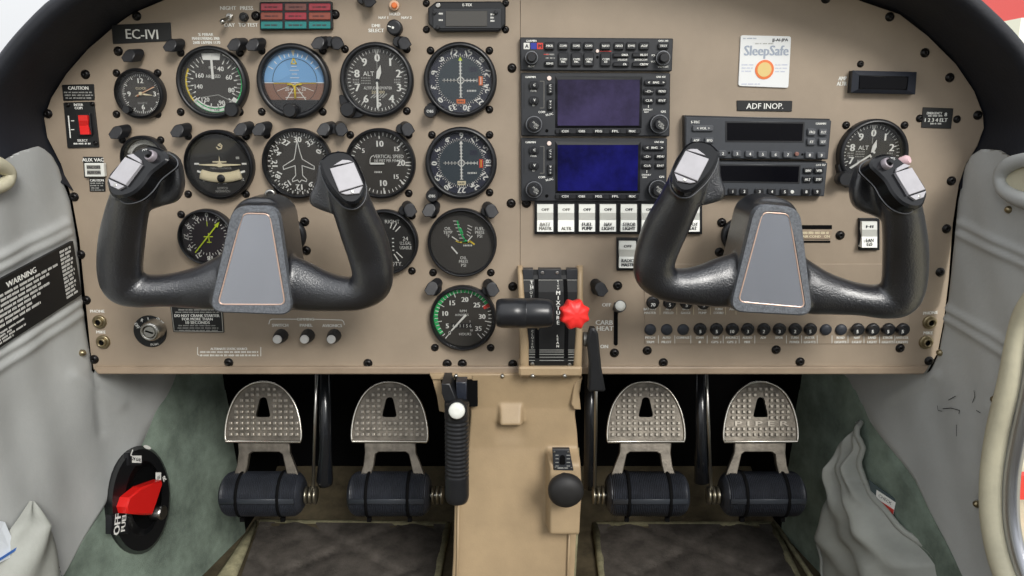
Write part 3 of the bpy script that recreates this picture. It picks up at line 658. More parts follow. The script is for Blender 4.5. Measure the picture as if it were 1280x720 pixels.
def cdi(label, px, py, r, first, kx, ky, kt, oran):
    g = Gauge('course_deviation_indicator', label, px, py, r, FACEB, sa=.8)
    g.lv = .0022; g.poly([(math.sin(R(a)) * .62, math.cos(R(a)) * .62) for a in range(0, 360, 8)], FACEC); g.lv = .0025
    g.ticks(72, .62, .67, .016); g.ticks(36, .61, .70, .02)
    for i in range(12): n_ = (first + 3 * i) % 36; g.num(str(n_), i * 30 + (-13 if first == 12 else 0), .76, .14, radial=True)
    for i in range(-5, 6):
        if i: g.line([(i * .09, -.04), (i * .09, .04)], .018); g.line([(-.04, i * .09), (.04, i * .09)], .018)
    g.line([(-.5, 0), (-.08, 0)], .025); g.line([(.08, 0), (.42, 0)], .025)
    g.arc(0, 360, .07, .095, WHITE, 20); g.poly([(-.055, .52), (.055, .52), (0, .64)], LIME if oran else WHITE)
    g.dim(.17, .42, -.3, .05, WHITE); g.poly([(.24, .22), (.46, .22), (.46, .36), (.24, .36)], FACEB)
    g.poly([(.50, -.13), (.61, -.13), (.61, .11), (.50, .11)], ORG if oran else REDP); g.lv = .0028; g.line([(.555, -.1), (.555, .08)], .02, WHITE if oran else YEL)
    g.lv = .0025; g.poly([(-.12, -.62), (.12, -.62), (.12, -.5), (-.12, -.5)], ORG if oran else CREAM); g.lv = .0028; g.dim(-.09, .09, -.58, .04, INK)
    g.needle(0, [(-.018, -.45), (.018, -.45), (.018, .52), (-.018, .52)], WHITE, .004); g.needle(90, [(-.012, -.5), (.012, -.5), (.012, .1), (-.012, .1)], GREYP, .0036)
    b = MB(); g2 = pt(px - 10, py + 10, .006); prism(b, rquad([(kx - 6, ky - 8), (kx + 6, ky - 13), (kx + 16, ky - 4), (kx + 6, ky + 6)], 5), 0, .007, BEZ, 1); b.build('knob_housing', g.t)
    g.knob(kx, ky, 8, d=.019, top=kt); g.done()
cdi('course deviation indicator with orange flags, right of the upper altimeter', 575, 100, 46, 12, 537.5, 139, 'OBS', True)
cdi('course deviation indicator with red side flag, below the one with orange flags', 576, 204.5, 45, 9, 540, 245, 'OBS', False)
# suction
g = Gauge('suction_gauge', 'small black gauge half hidden behind the left head of the left yoke', 177, 199, 29, FACE, sr=3.7, screws=[(-1, -1), (1, -1)])
g.ticks(40, .62, .80, .025, a0=-70, a1=80); g.done()
# turn coordinator
g = Gauge('turn_coordinator', 'turn coordinator with cream aeroplane silhouette and slip ball', 271.5, 206.5, 43.5, FACE, ri=.88)
g.lv = .0024
for s in (-1, 1): g.poly([(s * .62, -.0), (s * .76, -.0), (s * .76, .05), (s * .62, .05)]); g.line([(s * .58, -.22), (s * .68, -.19)], .06)
g.txt('2 MIN', 0, -.52, .07, width=.24); g.txt('TURN COORDINATOR', 0, -.10, .06, GREYP, width=.62); g.txt('NO PITCH', 0, -.68, .07, GREYP, width=.3); g.txt('INFORMATION', 0, -.77, .07, GREYP, width=.42); g.txt('L', -.52, -.43, .1); g.txt('R', .62, -.42, .1); g.arc(200, 420, .10, .13, WHITE, 14) if 0 else g.line([(-.07, .50), (-.02, .44), (.06, .46), (.09, .54), (.04, .60), (-.02, .56), (.05, .52)], .035, CREAM); g.poly([(.46, .16), (.56, .16), (.56, .23), (.46, .23)], GREYP)
g.needle(0, [(-.6, -.01), (-.08, -.045), (-.03, -.07), (.03, -.07), (.08, -.045), (.6, -.01), (.6, .015), (.08, .03), (.02, .06), (.2, .07), (.2, .10), (.015, .105), (0, .25), (-.015, .105), (-.2, .10), (-.2, .07), (-.02, .06), (-.08, .03), (-.6, .015)], CREAM, .005, 'aircraft_pointer')
b = MB(); tube(b, [tuple(g.P(x, -.38 + .08 * (x / .5) ** 2, .0035)) + (.15 * g.R, .003) for x in (-.58, -.5, -.3, 0, .3, .5, .58)], CREAM, 12); b.build('slip_tube', g.t)
b = MB(); c = g.P(.02, -.39, .0065); lathe(b, c, OUT, [(.12 * g.R * math.cos(R(a)), .0015 * math.sin(R(a))) for a in (0, 30, 60, 85)], BLACK, 18); b.build('slip_ball', g.t)
g.b.build('dial_markings', g.t); g.b = MB(); g.txt('', 0, 0, .1)
b = MB(); lathe(b, (g.x, 0, g.z), OUT, [(g.R * .88, .0095), (.0001, .0095)], GLASS, 40, False, False, False); b.build('glass', g.t)
# directional gyro
g = Gauge('heading_indicator', 'heading indicator with white aeroplane outline on dark compass card', 370, 205, 44, FACE2, ri=.9, screws=[(-1, -1), (1, -1)])
g.ticks(72, .80, .88, .028); g.ticks(36, .76, .88, .03)
for i in range(12): g.num(str((30 + 3 * i) % 36), i * 30 + 1, .68, .14, radial=True, bold=.12)
g.line([(0, .66), (.07, .30), (.12, .12), (.45, -.08), (.44, -.17), (.10, -.06), (.10, -.34), (.21, -.46), (.2, -.52), (.06, -.47), (0, -.54), (-.06, -.47), (-.2, -.52), (-.21, -.46), (-.10, -.34), (-.10, -.06), (-.44, -.17), (-.45, -.08), (-.12, .12), (-.07, .30)], .022, WHITE, True)
g.knob(338, 246, 8, d=.018); g.done()
# VSI
g = Gauge('vertical_speed_indicator', 'vertical speed indicator partly behind the right grip of left yoke', 474.5, 205, 44, FACE2, ri=.9, screws=[(1, -1), (1, 1), (-1, -1)])
for a in range(-168, 169, 8): g.tick(270 + a, .78, .87, .022)
for s, a in (('5', -54), ('10', -2), ('15', 48), ('20', 88), ('15', 132), ('10', 176)): g.num(s, a, .56 if a not in (48, -54) else .62, .15 if s == '10' or s == '20' else .11); g.tick(a if a != 88 else 88, .70, .87, .035)
g.tick(94, .70, .87, .035)
g.txt('VERTICAL SPEED', .22, .20, .10, width=.86); g.txt('100 FEET PER MINUTE', .22, .08, .08, width=.82); g.dim(-.2, .0, -.27, .05, WHITE); g.line([(-.32, .0), (-.31, .12), (-.27, .2), (-.2, .22)], .02)
g.needle(270, [(-.025, -.1), (.025, -.1), (.03, .3), (-.03, .3)], WHITE); g.done()
# ADF
g = Gauge('adf_indicator', 'small compass dial with lime green needle left of the left yoke hub', 256, 297.5, 35.5, mat('dial_plum', (44, 38, 44), .5), ri=.92, screws=[(-1, -1)])
g.lv = .0023; g.ticks(36, .60, .68, .02); g.ticks(12, .56, .70, .03)
for i in range(12): g.num(str(i * 3), i * 30, .78, .14, radial=True)
g.needle(41, [(-.02, -.75), (.02, -.75), (.02, .5), (.075, .5), (0, .72), (-.075, .5), (-.02, .5)], LIME, .0045); g.line([(-.15, 0), (.16, .0)], .035, LIME); g.line([(.02, .12), (.02, -.22)], .035, LIME); g.line([(-.05, -.2), (.09, -.2)], .03, LIME); g.line([(0, .38), (0, .55)], .02, LIME)
g.done()
# fuel quantity
g = Gauge('fuel_quantity_gauge', 'right tank fuel gauge partly hidden behind right grip of left yoke', 480.5, 304, 41.5, FACE, ri=.92, screws=[(1, -1), (1, 1)])
g.txt('RIGHT', .22, .62, .11); g.txt('24', .60, .10, .12); g.txt('U.S.GAL', .60, -.04, .10, width=.34); g.txt('USABLE', .60, -.18, .10, width=.36); g.txt('QTY.', .30, -.68, .12)
for a in (20, 32, 44): g.tick(a, .44, .66, .03)
for a in (135, 148): g.tick(a, .44, .7, .03)
for k in range(4): g.line([(.2, .1 - .12 * k), (.24, .1 - .12 * k)], .03)
g.done()
# oil / fuel pressure
g = Gauge('oil_and_fuel_gauge', 'engine gauge for oil and fuel pressure with green arc, below the course indicators', 577.5, 304.5, 43.5, FACE2, ri=.93)
g.screws = []
for s, x, y in (('OIL', -.42, .40), ('TEMP', -.42, .29), ('°F', -.42, .18), ('FUEL', .5, .40), ('PRESS', .5, .29), ('PSI', .5, .18), ('OIL', .02, -.46), ('PRESS', .02, -.57), ('PSI', .02, -.68)): g.txt(s, x, y, .09, width=.26 if len(s) > 3 else None)
g.line([(-.14, .62), (-.10, .4), (-.02, .22), (.06, .08), (.12, .03)], .045, GRN); g.line([(-.05, .4), (0, .26)], .05, GRN)
for k in range(6): g.line([(-.26 + .035 * k, .62 - .1 * k), (-.12 + .035 * k, .62 - .1 * k)], .018)
for k in range(4): g.line([(.16 - .01 * k, .5 - .09 * k), (.28 - .02 * k, .44 - .09 * k)], .018)
g.line([(-.18, .04), (-.08, -.0), (.1, -.01), (.22, .03), (.34, -.06)], .045, YEL); g.line([(-.0, .0), (.14, .0)], .05, GRN); g.line([(.12, .0), (.28, .18)], .03); g.line([(-.3, .16), (-.1, .02)], .03); g.line([(-.32, -.14), (-.16, -.33)], .04); g.dim(.02, .25, -.12, .05, WHITE)
g.done()
# tachometer
g = Gauge('tachometer', 'tachometer with bright green arc and hour meter beside the throttle', 578.5, 399.5, 42, FACE2, ri=.90)
import builtins
g.arc(-128, 60, .77, .89, GRN); g.lv = .0025; g.ticks(20, .78, .88, .012, INK, -128, 60); g.arc(60, 68, .68, .9, REDP)
g.lv = .0024
for k in range(36): a = -140 + 280 * k / 35; g.tick(a, .76 if k % 5 else .66, .86, .024)
for k, s in enumerate(('5', '10', '15', '20', '25', '30', '35')): a = -118 + 41 * k; g.num(s, a, .56, .13)
g.txt('0', -.42, -.48, .12); g.txt('RPM', .0, .20, .08); g.txt('HUNDREDS', -.04, .08, .07, width=.4); g.txt('HOURS', .05, -.52, .08)
g.poly([(-.36, -.34), (.26, -.34), (.26, -.18), (-.36, -.18)], BLACK); g.lv = .0026; g.txt('4 9 1 1 5 6', -.05, -.26, .10, width=.58); g.txt('1', .20, -.12, .07); g.txt('10', .24, -.4, .07)
g.needle(222, [(-.035, -.12), (.035, -.12), (.02, .55), (-.02, .55)], WHITE); g.done()
# ================================================================ POST LIGHTS
def post(px, py, dx, label):
    t = thing('post_light', label, 'light', tuple(Vector((pt(px, py, .014).x, 0, pt(px, py, .014).z))), 'black hooded post lights between the gauges')
    bx_ = pt(px + dx * 7.5, py - 1, 0); b = MB()
    lathe(b, bx_, OUT, [(.0058, 0), (.0058, .0075), (.0048, .0095)], BLACK, 16); b.build('post_base', t)
    b = MB(); an = R(dx * 24); O = [(6.9 * math.cos(R(a)), -2 - 6.4 * math.sin(R(a))) for a in range(0, 181, 20)] + [(-7.4, 5.5), (-1.5, 9), (7.4, 5.5)]
    Q = [(px + x * math.cos(an) - y * math.sin(an), py + x * math.sin(an) + y * math.cos(an)) for x, y in O]
    F = pxs(Q, .017); F = [p + Vector((0, (pt(px, py, .017).z - p.z) * -.28, 0)) for p in F]
    extrude(b, F, (dx * .005, .0125, .002), BLACK, .0009, HOOD); b.build('hood', t)
HOOD = mat('lit_black_hood', (30, 30, 33), .45, 0, .3, 300)  # hood front toned apart from the black sides to look lit
PL = [(160, 70, 1, 'below the registration plate'), (212, 57, 1, 'above left of the airspeed indicator'), (292, 56, 1, 'above right of the airspeed indicator'), (315, 56, 1, 'above left of the attitude indicator'),
 (397, 54, 1, 'above right of the attitude indicator'), (422, 54, -1, 'above left of the left altimeter'), (506, 54, -1, 'above right of the left altimeter'), (462, 1, -1, 'at the top edge left of the orange lamp'),
 (144, 166, 1, 'below left of the clock'), (221, 164, 1, 'below left of the airspeed indicator'), (300, 162, 1, 'below right of the airspeed indicator'), (323, 162, 1, 'below left of the attitude indicator'),
 (404, 162, 1, 'below right of the attitude indicator'), (427, 162, -1, 'above left of the vertical speed indicator'), (510, 162, -1, 'above right of the vertical speed indicator'),
 (513, 263, -1, 'above right of the fuel quantity gauge'), (536, 263, 1, 'above left of the oil and fuel gauge'), (615, 264, -1, 'above right of the oil and fuel gauge'),
 (539, 361, 1, 'above left of the tachometer'), (616, 362, -1, 'above right of the tachometer'), (752, 362, -1, 'right of the throttle quadrant above the carb heat slot')]
for x, y, dx, l in PL: post(x, y, dx, 'black hooded post light ' + l)
# ================================================================ PLATES AND SMALL CONTROLS
def plate(name, label, cat, q, lines, th=.0012, m=PLAC, r=1, rim=None):
    cx = sum(p[0] for p in q) / len(q); cy = sum(p[1] for p in q) / len(q); t = thing(name, label, cat, pt(cx, cy, 0))
    b = MB(); prism(b, rquad(q, r), 0, th, m, .4); b.build('plate', t); b = MB()
    if rim: lpx(b, [(x + (1.3 if x < cx else -1.3), y + (1.3 if y < cy else -1.3)) for x, y in q], .9, rim, th + .0002, True)
    for L in lines:
        if L[0] == '#': bars(b, L[1], L[2], L[3], L[4], L[5] if len(L) > 5 else GREYP, th + .0002)
        else: tpx(b, L[0], L[1], L[2], L[3], d=th + .0002, **(L[4] if len(L) > 4 else {}))
    b.build('lettering', t); return t
plate('registration_plate', 'black plate reading EC-IVI at the upper left of panel', 'sign', [(139, 31), (213, 28), (214, 51), (141, 55)], [('EC-IVI', 177, 42.5, 11.5, dict(rot=1, w=40, bold=.05))])
plate('caution_placard', 'black CAUTION plate above the red rocker switch', 'placard', [(77, 106), (117, 105), (118, 125), (79, 126)], [('CAUTION', 97.5, 110, 4, dict(bold=.1)), ('#', 80, 115, 115.5, 1.8), ('#', 81, 116, 119, 1.8), ('#', 82, 116, 122.5, 1.8)])
plate('placard', 'black placard reading DO NOT CRANK STARTER below the left yoke', 'placard', [(212.5, 381), (278, 384), (280, 416), (216.5, 415)], [('#', 223, 270, 387.3, 1.8), ('#', 219, 274, 390.3, 1.6), ('DO NOT CRANK STARTER', 246, 394.5, 3.6, dict(w=56, bold=.1)), ('FOR MORE THAN', 246.5, 398.8, 3.6, dict(w=38, bold=.1)), ('10 SECONDS', 247, 403.2, 3.6, dict(w=30, bold=.1)), ('#', 223, 270, 407, 1.6), ('#', 222, 273, 410, 1.6), ('#', 224, 272, 413, 1.6)], rim=CHROME)
plate('adf_placard', 'black label strip reading ADF INOP. below the white card', 'sign', [(921, 125.5), (990.5, 126), (990, 139.5), (921.5, 138.5)], [('ADF INOP.', 956, 132.5, 7, dict(w=46, bold=.03))])
plate('emergency_placard', 'small black placard with symbols at the far right of panel', 'placard', [(1154, 134), (1192, 135.5), (1189, 161), (1152, 159.5)], [('EMERGENCY', 1168, 141.5, 3, dict(w=19, bold=.1)), ('#', 1160, 1178, 144.8, 1.8, WHITE), ('8', 1182, 143, 4.5), ('1 2 3 4 ELT', 1170, 150, 4.4, dict(w=28)), ('#', 1163, 1177, 154.5, 2, WHITE)])
for p in ((1149.5, 148), (1196, 149)): screw(panel, p[0], p[1], 3.8)
t = plate('detector_card', 'white square card reading SleepSafe with orange ring, top right of panel', 'card', [(926, 44), (989, 45.5), (985.5, 110), (923, 107.5)],
  [('SleepSafe', 957.5, 63, 12, dict(w=55, m=mat('pale_grey_print', (160, 170, 185), .6))), ('JJ-AI-JPA', 975, 49.8, 3.4, dict(m=INK, w=20)), ('#', 929, 946, 48, 1.6, mat('pale_grey_print', (160, 170, 185), .6)), ('#', 944, 967, 54.5, 1.6, GREYP)] +
  [('#', 927, 942 - i, 81 + 4 * i, 1.6, mat('pale_lilac_print', (190, 195, 215), .6)) for i in range(3)] + [('#', 969, 985 - i, 81 + 4.2 * i, 1.6, mat('pale_lilac_print', (190, 195, 215), .6)) for i in range(3)] + [('#', 927, 950, 105, 1.6, mat('pale_lilac_print', (190, 195, 215), .6))], th=.002, m=mat('white_card', (226, 228, 228), .5), r=3)
b = MB(); lathe(b, pt(955.5, 87, .002) + Vector((0, 0, 0)), OUT, [(.0103, 0), (.0103, .0005), (.0078, .0006)], ORG, 30, False); b.build('orange_ring', t)
b = MB(); lathe(b, pt(955.5, 87, .0024), OUT, [(.0077, 0), (.0077, .0004)], mat('sand_sensor_spot', (222, 196, 130), .7), 30, False); b.build('sensor_spot', t)
# annunciator
t = thing('warning_light_block', 'block of nine dark warning light tiles in red, brown and teal', 'light', pt(370, 20, 0))
b = MB(); prism(b, rquad([(324, 2.5), (414.5, 1.5), (415.5, 36.5), (325, 38)], 2), 0, .006, BEZ, 1); b.build('housing', t)
cols = [['dull_red_lens', 'dull_brown_lens', 'dull_red_lens'], ['dull_amber_lens', 'dull_red_lens', 'dull_amber_lens'], ['teal_lens'] * 3]
cm = {'dull_red_lens': (150, 38, 52), 'dull_brown_lens': (112, 62, 54), 'dull_amber_lens': (136, 64, 46), 'teal_lens': (20, 118, 116)}
for j in range(3):
    for i in range(3):
        x0 = 325.8 + 30 * i; y0 = 4.3 + 11.3 * j; b = MB(); prism(b, rr(x0, y0, x0 + 27, y0 + 9, 1), .004, .0075, mat(cols[j][i], cm[cols[j][i]], .25, coat=.4), .7)
        bars(b, x0 + 5, x0 + 22, y0 + 4.5, 2.2, mat('dark_lens_print', (60, 26, 30), .5), .0077); b.build('lens_tile', t)
# octagonal display
t = thing('timer_display', 'octagonal black display unit with grey window at the top of panel', 'display', pt(583, 21, 0))
b = MB(); prism(b, [(545, 2), (626, 1.5), (632, 9), (632, 30), (624, 39), (546, 39.5), (535.5, 30), (535, 10)], 0, .009, BEZ, 1.5); b.build('housing', t)
b = MB(); prism(b, rr(541, 10, 627, 36, 2), .009, .0105, GREYB, .8); b.build('faceplate', t)
b = MB(); prism(b, rr(557, 13.5, 609, 33, 1), .0105, .0112, LCD, .5); b.build('display_window', t)
b = MB(); tpx(b, 'E-TEX', 584, 6, 3.2, d=.0092)
for x, y in ((551, 17), (551, 25), (615.5, 18), (615.5, 22), (615.5, 26)): bars(b, x - 2.5, x + 2.5, y, 2.4, WHITE, .0108)
b.build('lettering', t); b = MB(); cyl(b, 547.5, 6.5, 3, .006, .0115, CHROME, .6); b.build('knob', t)
for x, y in ((543, 15), (620, 15), (547, 34)): b = MB(); cyl(b, x, y, 2.4, .009, .013, BLACK, .5, 12); b.build('button', t)
for x, y in ((533, 4), (632, 4), (533, 37), (632, 37)): screw(t, x, y, 3.6)
# ammeter display
t = thing('ammeter_display', 'rectangular black framed ammeter window at the upper right of panel', 'display', pt(1104, 103, 0))
b = MB(); q = [(1066, 88), (1146, 90), (1144, 118), (1063.5, 116)]; qi = [(1074, 94), (1136, 95.5), (1134, 112.5), (1073, 111.5)]
prism(b, q, 0, .009, BEZ, .8, cap_m=BEZ)
for i in range(4): j = (i + 1) % 4; b.add([pt(*q[i], .0092), pt(*q[j], .0092), pt(*qi[j], .0122), pt(*qi[i], .0122)], [[0, 1, 2, 3]], mat('navy_black_frame', (32, 36, 46), .4))
b.build('frame', t); b = MB(); qj = [(1075, 95), (1135, 96.5), (1133, 111.7), (1074, 110.5)]; prism(b, qj, .009, .0124, SCRD, .3); b.build('display_window', t)
screw(t, 1075.5, 80, 3.4)
# toggle, test button, lamp, selector
t = thing('toggle_switch', 'small metal toggle switch marked NIGHT and DAY', 'switch', pt(285, 21, 0))
b = MB(); cyl(b, 286.5, 21, 4.5, 0, .003, CHROME, .6); cyl(b, 286.5, 21, 3.2, .003, .006, CHROME, .6); b.build('threaded_bush', t)
b = MB(); p = pt(286.5, 21, .005); lathe(b, p, Vector((-.25, -.8, -.45)), [(.0014, 0), (.0016, .006), (.0030, .013), (.0026, .015), (.001, .0158)], CHROME, 14); b.build('lever', t)
t = thing('test_button', 'small black push button marked PRESS TO TEST', 'button', pt(304, 21, 0))
b = MB(); cyl(b, 304, 21, 5.5, 0, .004, BLACK, .7); b.build('collar', t); b = MB(); cyl(b, 303.5, 21, 3.6, .004, .009, BLACK, 1); b.build('button_cap', t)
t = thing('indicator_lamp', 'small orange lamp with pale bezel at the top edge of panel', 'light', pt(492, 6, 0))
b = MB(); cyl(b, 492.5, 6.5, 6.2, 0, .004, mat('pale_peach_bezel', (226, 190, 160), .5), .8); b.build('lamp_bezel', t); b = MB(); cyl(b, 492.5, 6.5, 3.6, .004, .008, ORG, 1.2); b.build('lens', t)
t = thing('selector_knob', 'black round selector knob with white pointer dot between NAV 1 and NAV 2', 'knob', pt(492.5, 34, 0))
b = MB(); cyl(b, 492.5, 34, 9.5, 0, .012, BLACK, 2.2, 28); b.build('knob_body', t); b = MB(); cyl(b, 491, 34.5, 1.6, .012, .0124, WHITE, .3, 10); lpx(b, [(485, 32.5), (488.5, 33.5)], 1.2, WHITE, .0124); b.build('pointer_mark', t)
# red rocker unit
t = thing('red_rocker_switch', 'red rocker switch in tall black lettered plate at the left edge of panel', 'switch', pt(102, 155, 0))
b = MB(); prism(b, rquad([(79, 128), (117, 127), (123.5, 184), (84, 185)], 1.5), 0, .002, PLAC, .5); b.build('plate', t)
b = MB(); tpx(b, 'INTER', 98, 131, 3, d=.0023); tpx(b, 'COM', 98, 135, 3, d=.0023); tpx(b, 'SELECT', 103, 175.5, 2.8, d=.0023); bars(b, 92, 115, 179.5, 2.2, WHITE, .0023); lpx(b, [(85.5, 145), (88, 172)], 1.4, WHITE, .0023)
for y in (151, 162): lpx(b, [(89, y), (92.5, y)], .9, WHITE, .0023)
b.build('lettering', t)
b = MB(); prism(b, rquad([(95, 142), (112, 141.5), (115, 169), (98, 170)], 1), .002, .005, BEZ, .5); b.build('switch_frame', t)
def rocker(b, x0, x1, ys, ds, m, skew=0):
    n_ = len(ys); L = [pt(x0 + skew * (y - ys[0]), y, d) for y, d in zip(ys, ds)]; Rr = [pt(x1 + skew * (y - ys[0]), y, d) for y, d in zip(ys, ds)]
    b.add(L + Rr, [[i, i + 1, n_ + i + 1, n_ + i] for i in range(n_ - 1)], m)
    bk = [Vector((p.x, -.001, p.z)) for p in L]; bq = [Vector((p.x, -.001, p.z)) for p in Rr]
    b.add(L + bk, [[i, i + 1, n_ + i + 1, n_ + i] for i in range(n_ - 1)], m); b.add(Rr + bq, [[i, i + 1, n_ + i + 1, n_ + i] for i in range(n_ - 1)], m)
    b.add([L[0], Rr[0], bq[0], bk[0]], [[0, 1, 2, 3]], m); b.add([L[-1], Rr[-1], bq[-1], bk[-1]], [[0, 1, 2, 3]], m)
b = MB(); rocker(b, 97.5, 109, [144, 151, 157, 168], [.008, .0078, .0058, .0085], RED, .12); b.build('rocker', t)
for p in ((85, 131), (115.5, 130), (119.5, 179)): screw(t, p[0], p[1], 2.4, .002)
# aux vac
t = thing('annunciator_light', 'small cream framed AUX VAC indicator left of the left yoke', 'light', pt(117, 212, 0))
b = MB(); prism(b, [(103.5, 196), (128, 196), (130.5, 222), (105, 222)], 0, .0012, PLAC, .4); b.build('plate', t)
b = MB(); prism(b, rquad([(105, 204), (129.5, 204), (130.5, 221), (106, 221)], 1), .001, .006, IVORY, .8); b.build('frame', t)
b = MB(); prism(b, [(108, 206.5), (125, 206.5), (125.5, 211.5), (108.5, 211.5)], .006, .0064, DIMP, .1); prism(b, [(108.5, 213), (125.5, 213), (126, 218), (109, 218)], .006, .0064, DIMP, .1); b.build('lens', t)
b = MB(); tpx(b, 'AUX VAC', 116, 199.7, 4.4, d=.0014, bold=.08); tpx(b, 'VAC OFF', 116.7, 209, 3, INK, .0067); tpx(b, 'AUX ON', 117, 215.5, 3, INK, .0067); b.build('lettering', t)
plate('caution_placard', 'small black CAUTION placard below the AUX VAC indicator', 'placard', [(111, 222.8), (130.8, 222.8), (131.5, 239.5), (112, 239.5)], [('CAUTION', 121, 225.3, 3, dict(w=17)), ('#', 113, 129, 229, 1.5), ('#', 113, 129, 232, 1.5), ('#', 114, 124, 235, 1.5), ('#', 114, 130, 237.5, 1.2)])
# rocker switch bank
def rock_switch(cx, y0, y1, w_, top, low, label, faint=False, frame=True, group=None, skew=0):
    t = thing('rocker_switch', label, 'switch', pt(cx, (y0 + y1) / 2, 0), group)
    f = 3.2; b = MB(); prism(b, rquad([(cx - w_ / 2 - f, y0 - f - 1), (cx + w_ / 2 + f, y0 - f - 1), (cx + w_ / 2 + f + skew * (y1 - y0), y1 + f), (cx - w_ / 2 - f + skew * (y1 - y0), y1 + f)], .8), 0, .004, BEZ, .6); b.build('switch_frame', t)
    h = y1 - y0; b = MB(); rocker(b, cx - w_ / 2, cx + w_ / 2, [y0, y0 + h * .31, y0 + h * .58, y1], [.008, .0095, .0065, .011], IVORY, skew); b.build('rocker', t)
    b = MB(); m = DIMP if faint else INK
    tpx(b, top, cx, y0 + h * .19, 3.4, m, .0094, w=min(w_ * .46, 9.5), bold=.14)
    for i, l in enumerate(low): tpx(b, l, cx + skew * h, y1 - 4 - 5.2 * (len(low) - 1 - i), 4.2, m, .0108, w=min(w_ * .8, 3.1 * len(l)), bold=.14)
    b.build('lettering', t)
LB = [(['BATT', 'MASTR'], 'BATT MASTR', True), (['ALTR'], 'ALTR in faded print', True), (['FUEL', 'PUMP'], 'FUEL PUMP', False), (['NAV', 'LIGHT'], 'NAV LIGHT', False), (['STROB', 'LIGHT'], 'STROB LIGHT', False), (['LAND', 'LIGHT'], None, False), None, (['PITOT', 'HEAT'], None, False)]
for i, L in enumerate(LB):
    if not L: continue
    lab = ('ivory rocker switch marked ' + L[1] + ' in the row under the radios') if L[1] else ('ivory rocker switch at the right end of the row, right of the grip' if i == 7 else 'ivory rocker switch right of the STROB LIGHT switch, partly behind the yoke grip')
    rock_switch(681.5 + 26.15 * i, 255.5, 289.5, 20.2, 'OFF', L[0], lab, L[2], group='ivory rocker switches under the radios')
rock_switch(784.5, 301.5, 335, 21, 'OFF', ['RADIO', 'MASTR'], 'single ivory rocker switch marked RADIO MASTR below the row')
rock_switch(1087, 277, 309.5, 19, 'HI', ['FAN', 'LO'], 'single ivory rocker switch left of the right grip of the right yoke')
# vent slots
t = thing('air_vent_control', 'pair of thin black slots right of the right yoke hub', 'vent', pt(1018, 292, 0))
b = MB(); prism(b, [(996, 281.5), (1040, 281.5), (1040, 286.3), (996, 286.3)], 0, .0008, BLK0); b.build('upper_slot', t)
b = MB(); prism(b, [(996, 301), (1038, 301), (1038, 303.4), (996, 303.4)], 0, .0008, BLK0); b.build('lower_slot', t)
b = MB(); prism(b, [(998, 287.5), (1040, 288), (1038, 299), (998, 298.5)], 0, .0018, LIP, .5); b.build('slide_plate', t)
b = MB(); bars(b, 1003, 1036, 291, 3.4, CREAM, .002); tpx(b, 'AIR COND   ON', 1020, 295.5, 3, CREAM, .002, w=34); b.build('lettering', t)
# audio jacks, ignition, dimmers
for x, y, l in ((125, 402, 'upper brass headphone jack at the lower left of panel'), (129.5, 427, 'lower brass microphone jack at the lower left of panel'), (1161.5, 402.5, 'upper brass headphone jack at the lower right of panel'), (1157, 427.5, 'lower brass microphone jack at the lower right of panel')):
    t = thing('audio_jack', l, 'jack', pt(x, y, 0)); c = pt(x, y, 0); s = sc(y)
    b = MB(); lathe(b, c, OUT, [(8.6 * s, 0), (8.6 * s, .002), (7.8 * s, .003), (5.5 * s, .0028)], BRASS, 6 * 4, True, False, False, mod=lambda i, h: 1); lathe(b, c, OUT, [(5.6 * s, .0028), (5.5 * s, .006), (4.8 * s, .0065), (3.6 * s, .006), (3.4 * s, .001)], BRASS, 24, True, False, False); b.build('collar', t)
    b = MB(); lathe(b, c, OUT, [(3.5 * s, .0042), (.0001, .0042)], BLK0, 16, False); b.build('socket', t)
t = thing('ignition_switch', 'key ignition switch with silver barrel on a black lettered ring', 'switch', pt(187.5, 413.5, 0)); c = pt(188, 414, 0); s = sc(414)
b = MB(); lathe(b, c, OUT, [(20.5 * s, 0), (20.5 * s, .0012), (20 * s, .0016)], PLAC, 40); b.build('backing_ring', t)
b = MB()
for st, a in (('OFF', -62), ('R', -28), ('L', 2), ('BOTH', 33), ('START', 62)):
    p = c + Vector((math.sin(R(a)) * 16.8 * s, -.0019, math.cos(R(a)) * 16.8 * s)); text(b, st, p, 4.2 * s, WHITE, rot=-a, bold=.1, width=(2.5 * len(st)) * s)
p = c + Vector((0, -.0019, -16.5 * s)); text(b, 'PUSH', p + Vector((.004, 0, .0)), 3 * s, WHITE, rot=-8); b.build('lettering', t)
b = MB(); c2 = pt(186, 415.5, .016); c2 = Vector((c2.x, 0, c2.z)); lathe(b, c2, OUT, [(14 * s, .001), (13.6 * s, .004), (12.4 * s, .007), (12 * s, .013), (10.5 * s, .0155), (8.5 * s, .016), (8 * s, .015), (7.6 * s, .011)], CHROME, 36, True, False, False); b.build('barrel_collar', t)
b = MB(); lathe(b, c2, OUT, [(7.4 * s, .010), (7.2 * s, .0148), (6.6 * s, .0154)], CHROME, 28); b.build('lock_cylinder', t)
b = MB(); d1 = c2 + OUT * .0158; stroke(b, [d1 + Vector((-.0038, 0, .0014)), d1 + Vector((.004, 0, -.0012))], .0019, BLK0, OUT); b.build('key_slot', t)
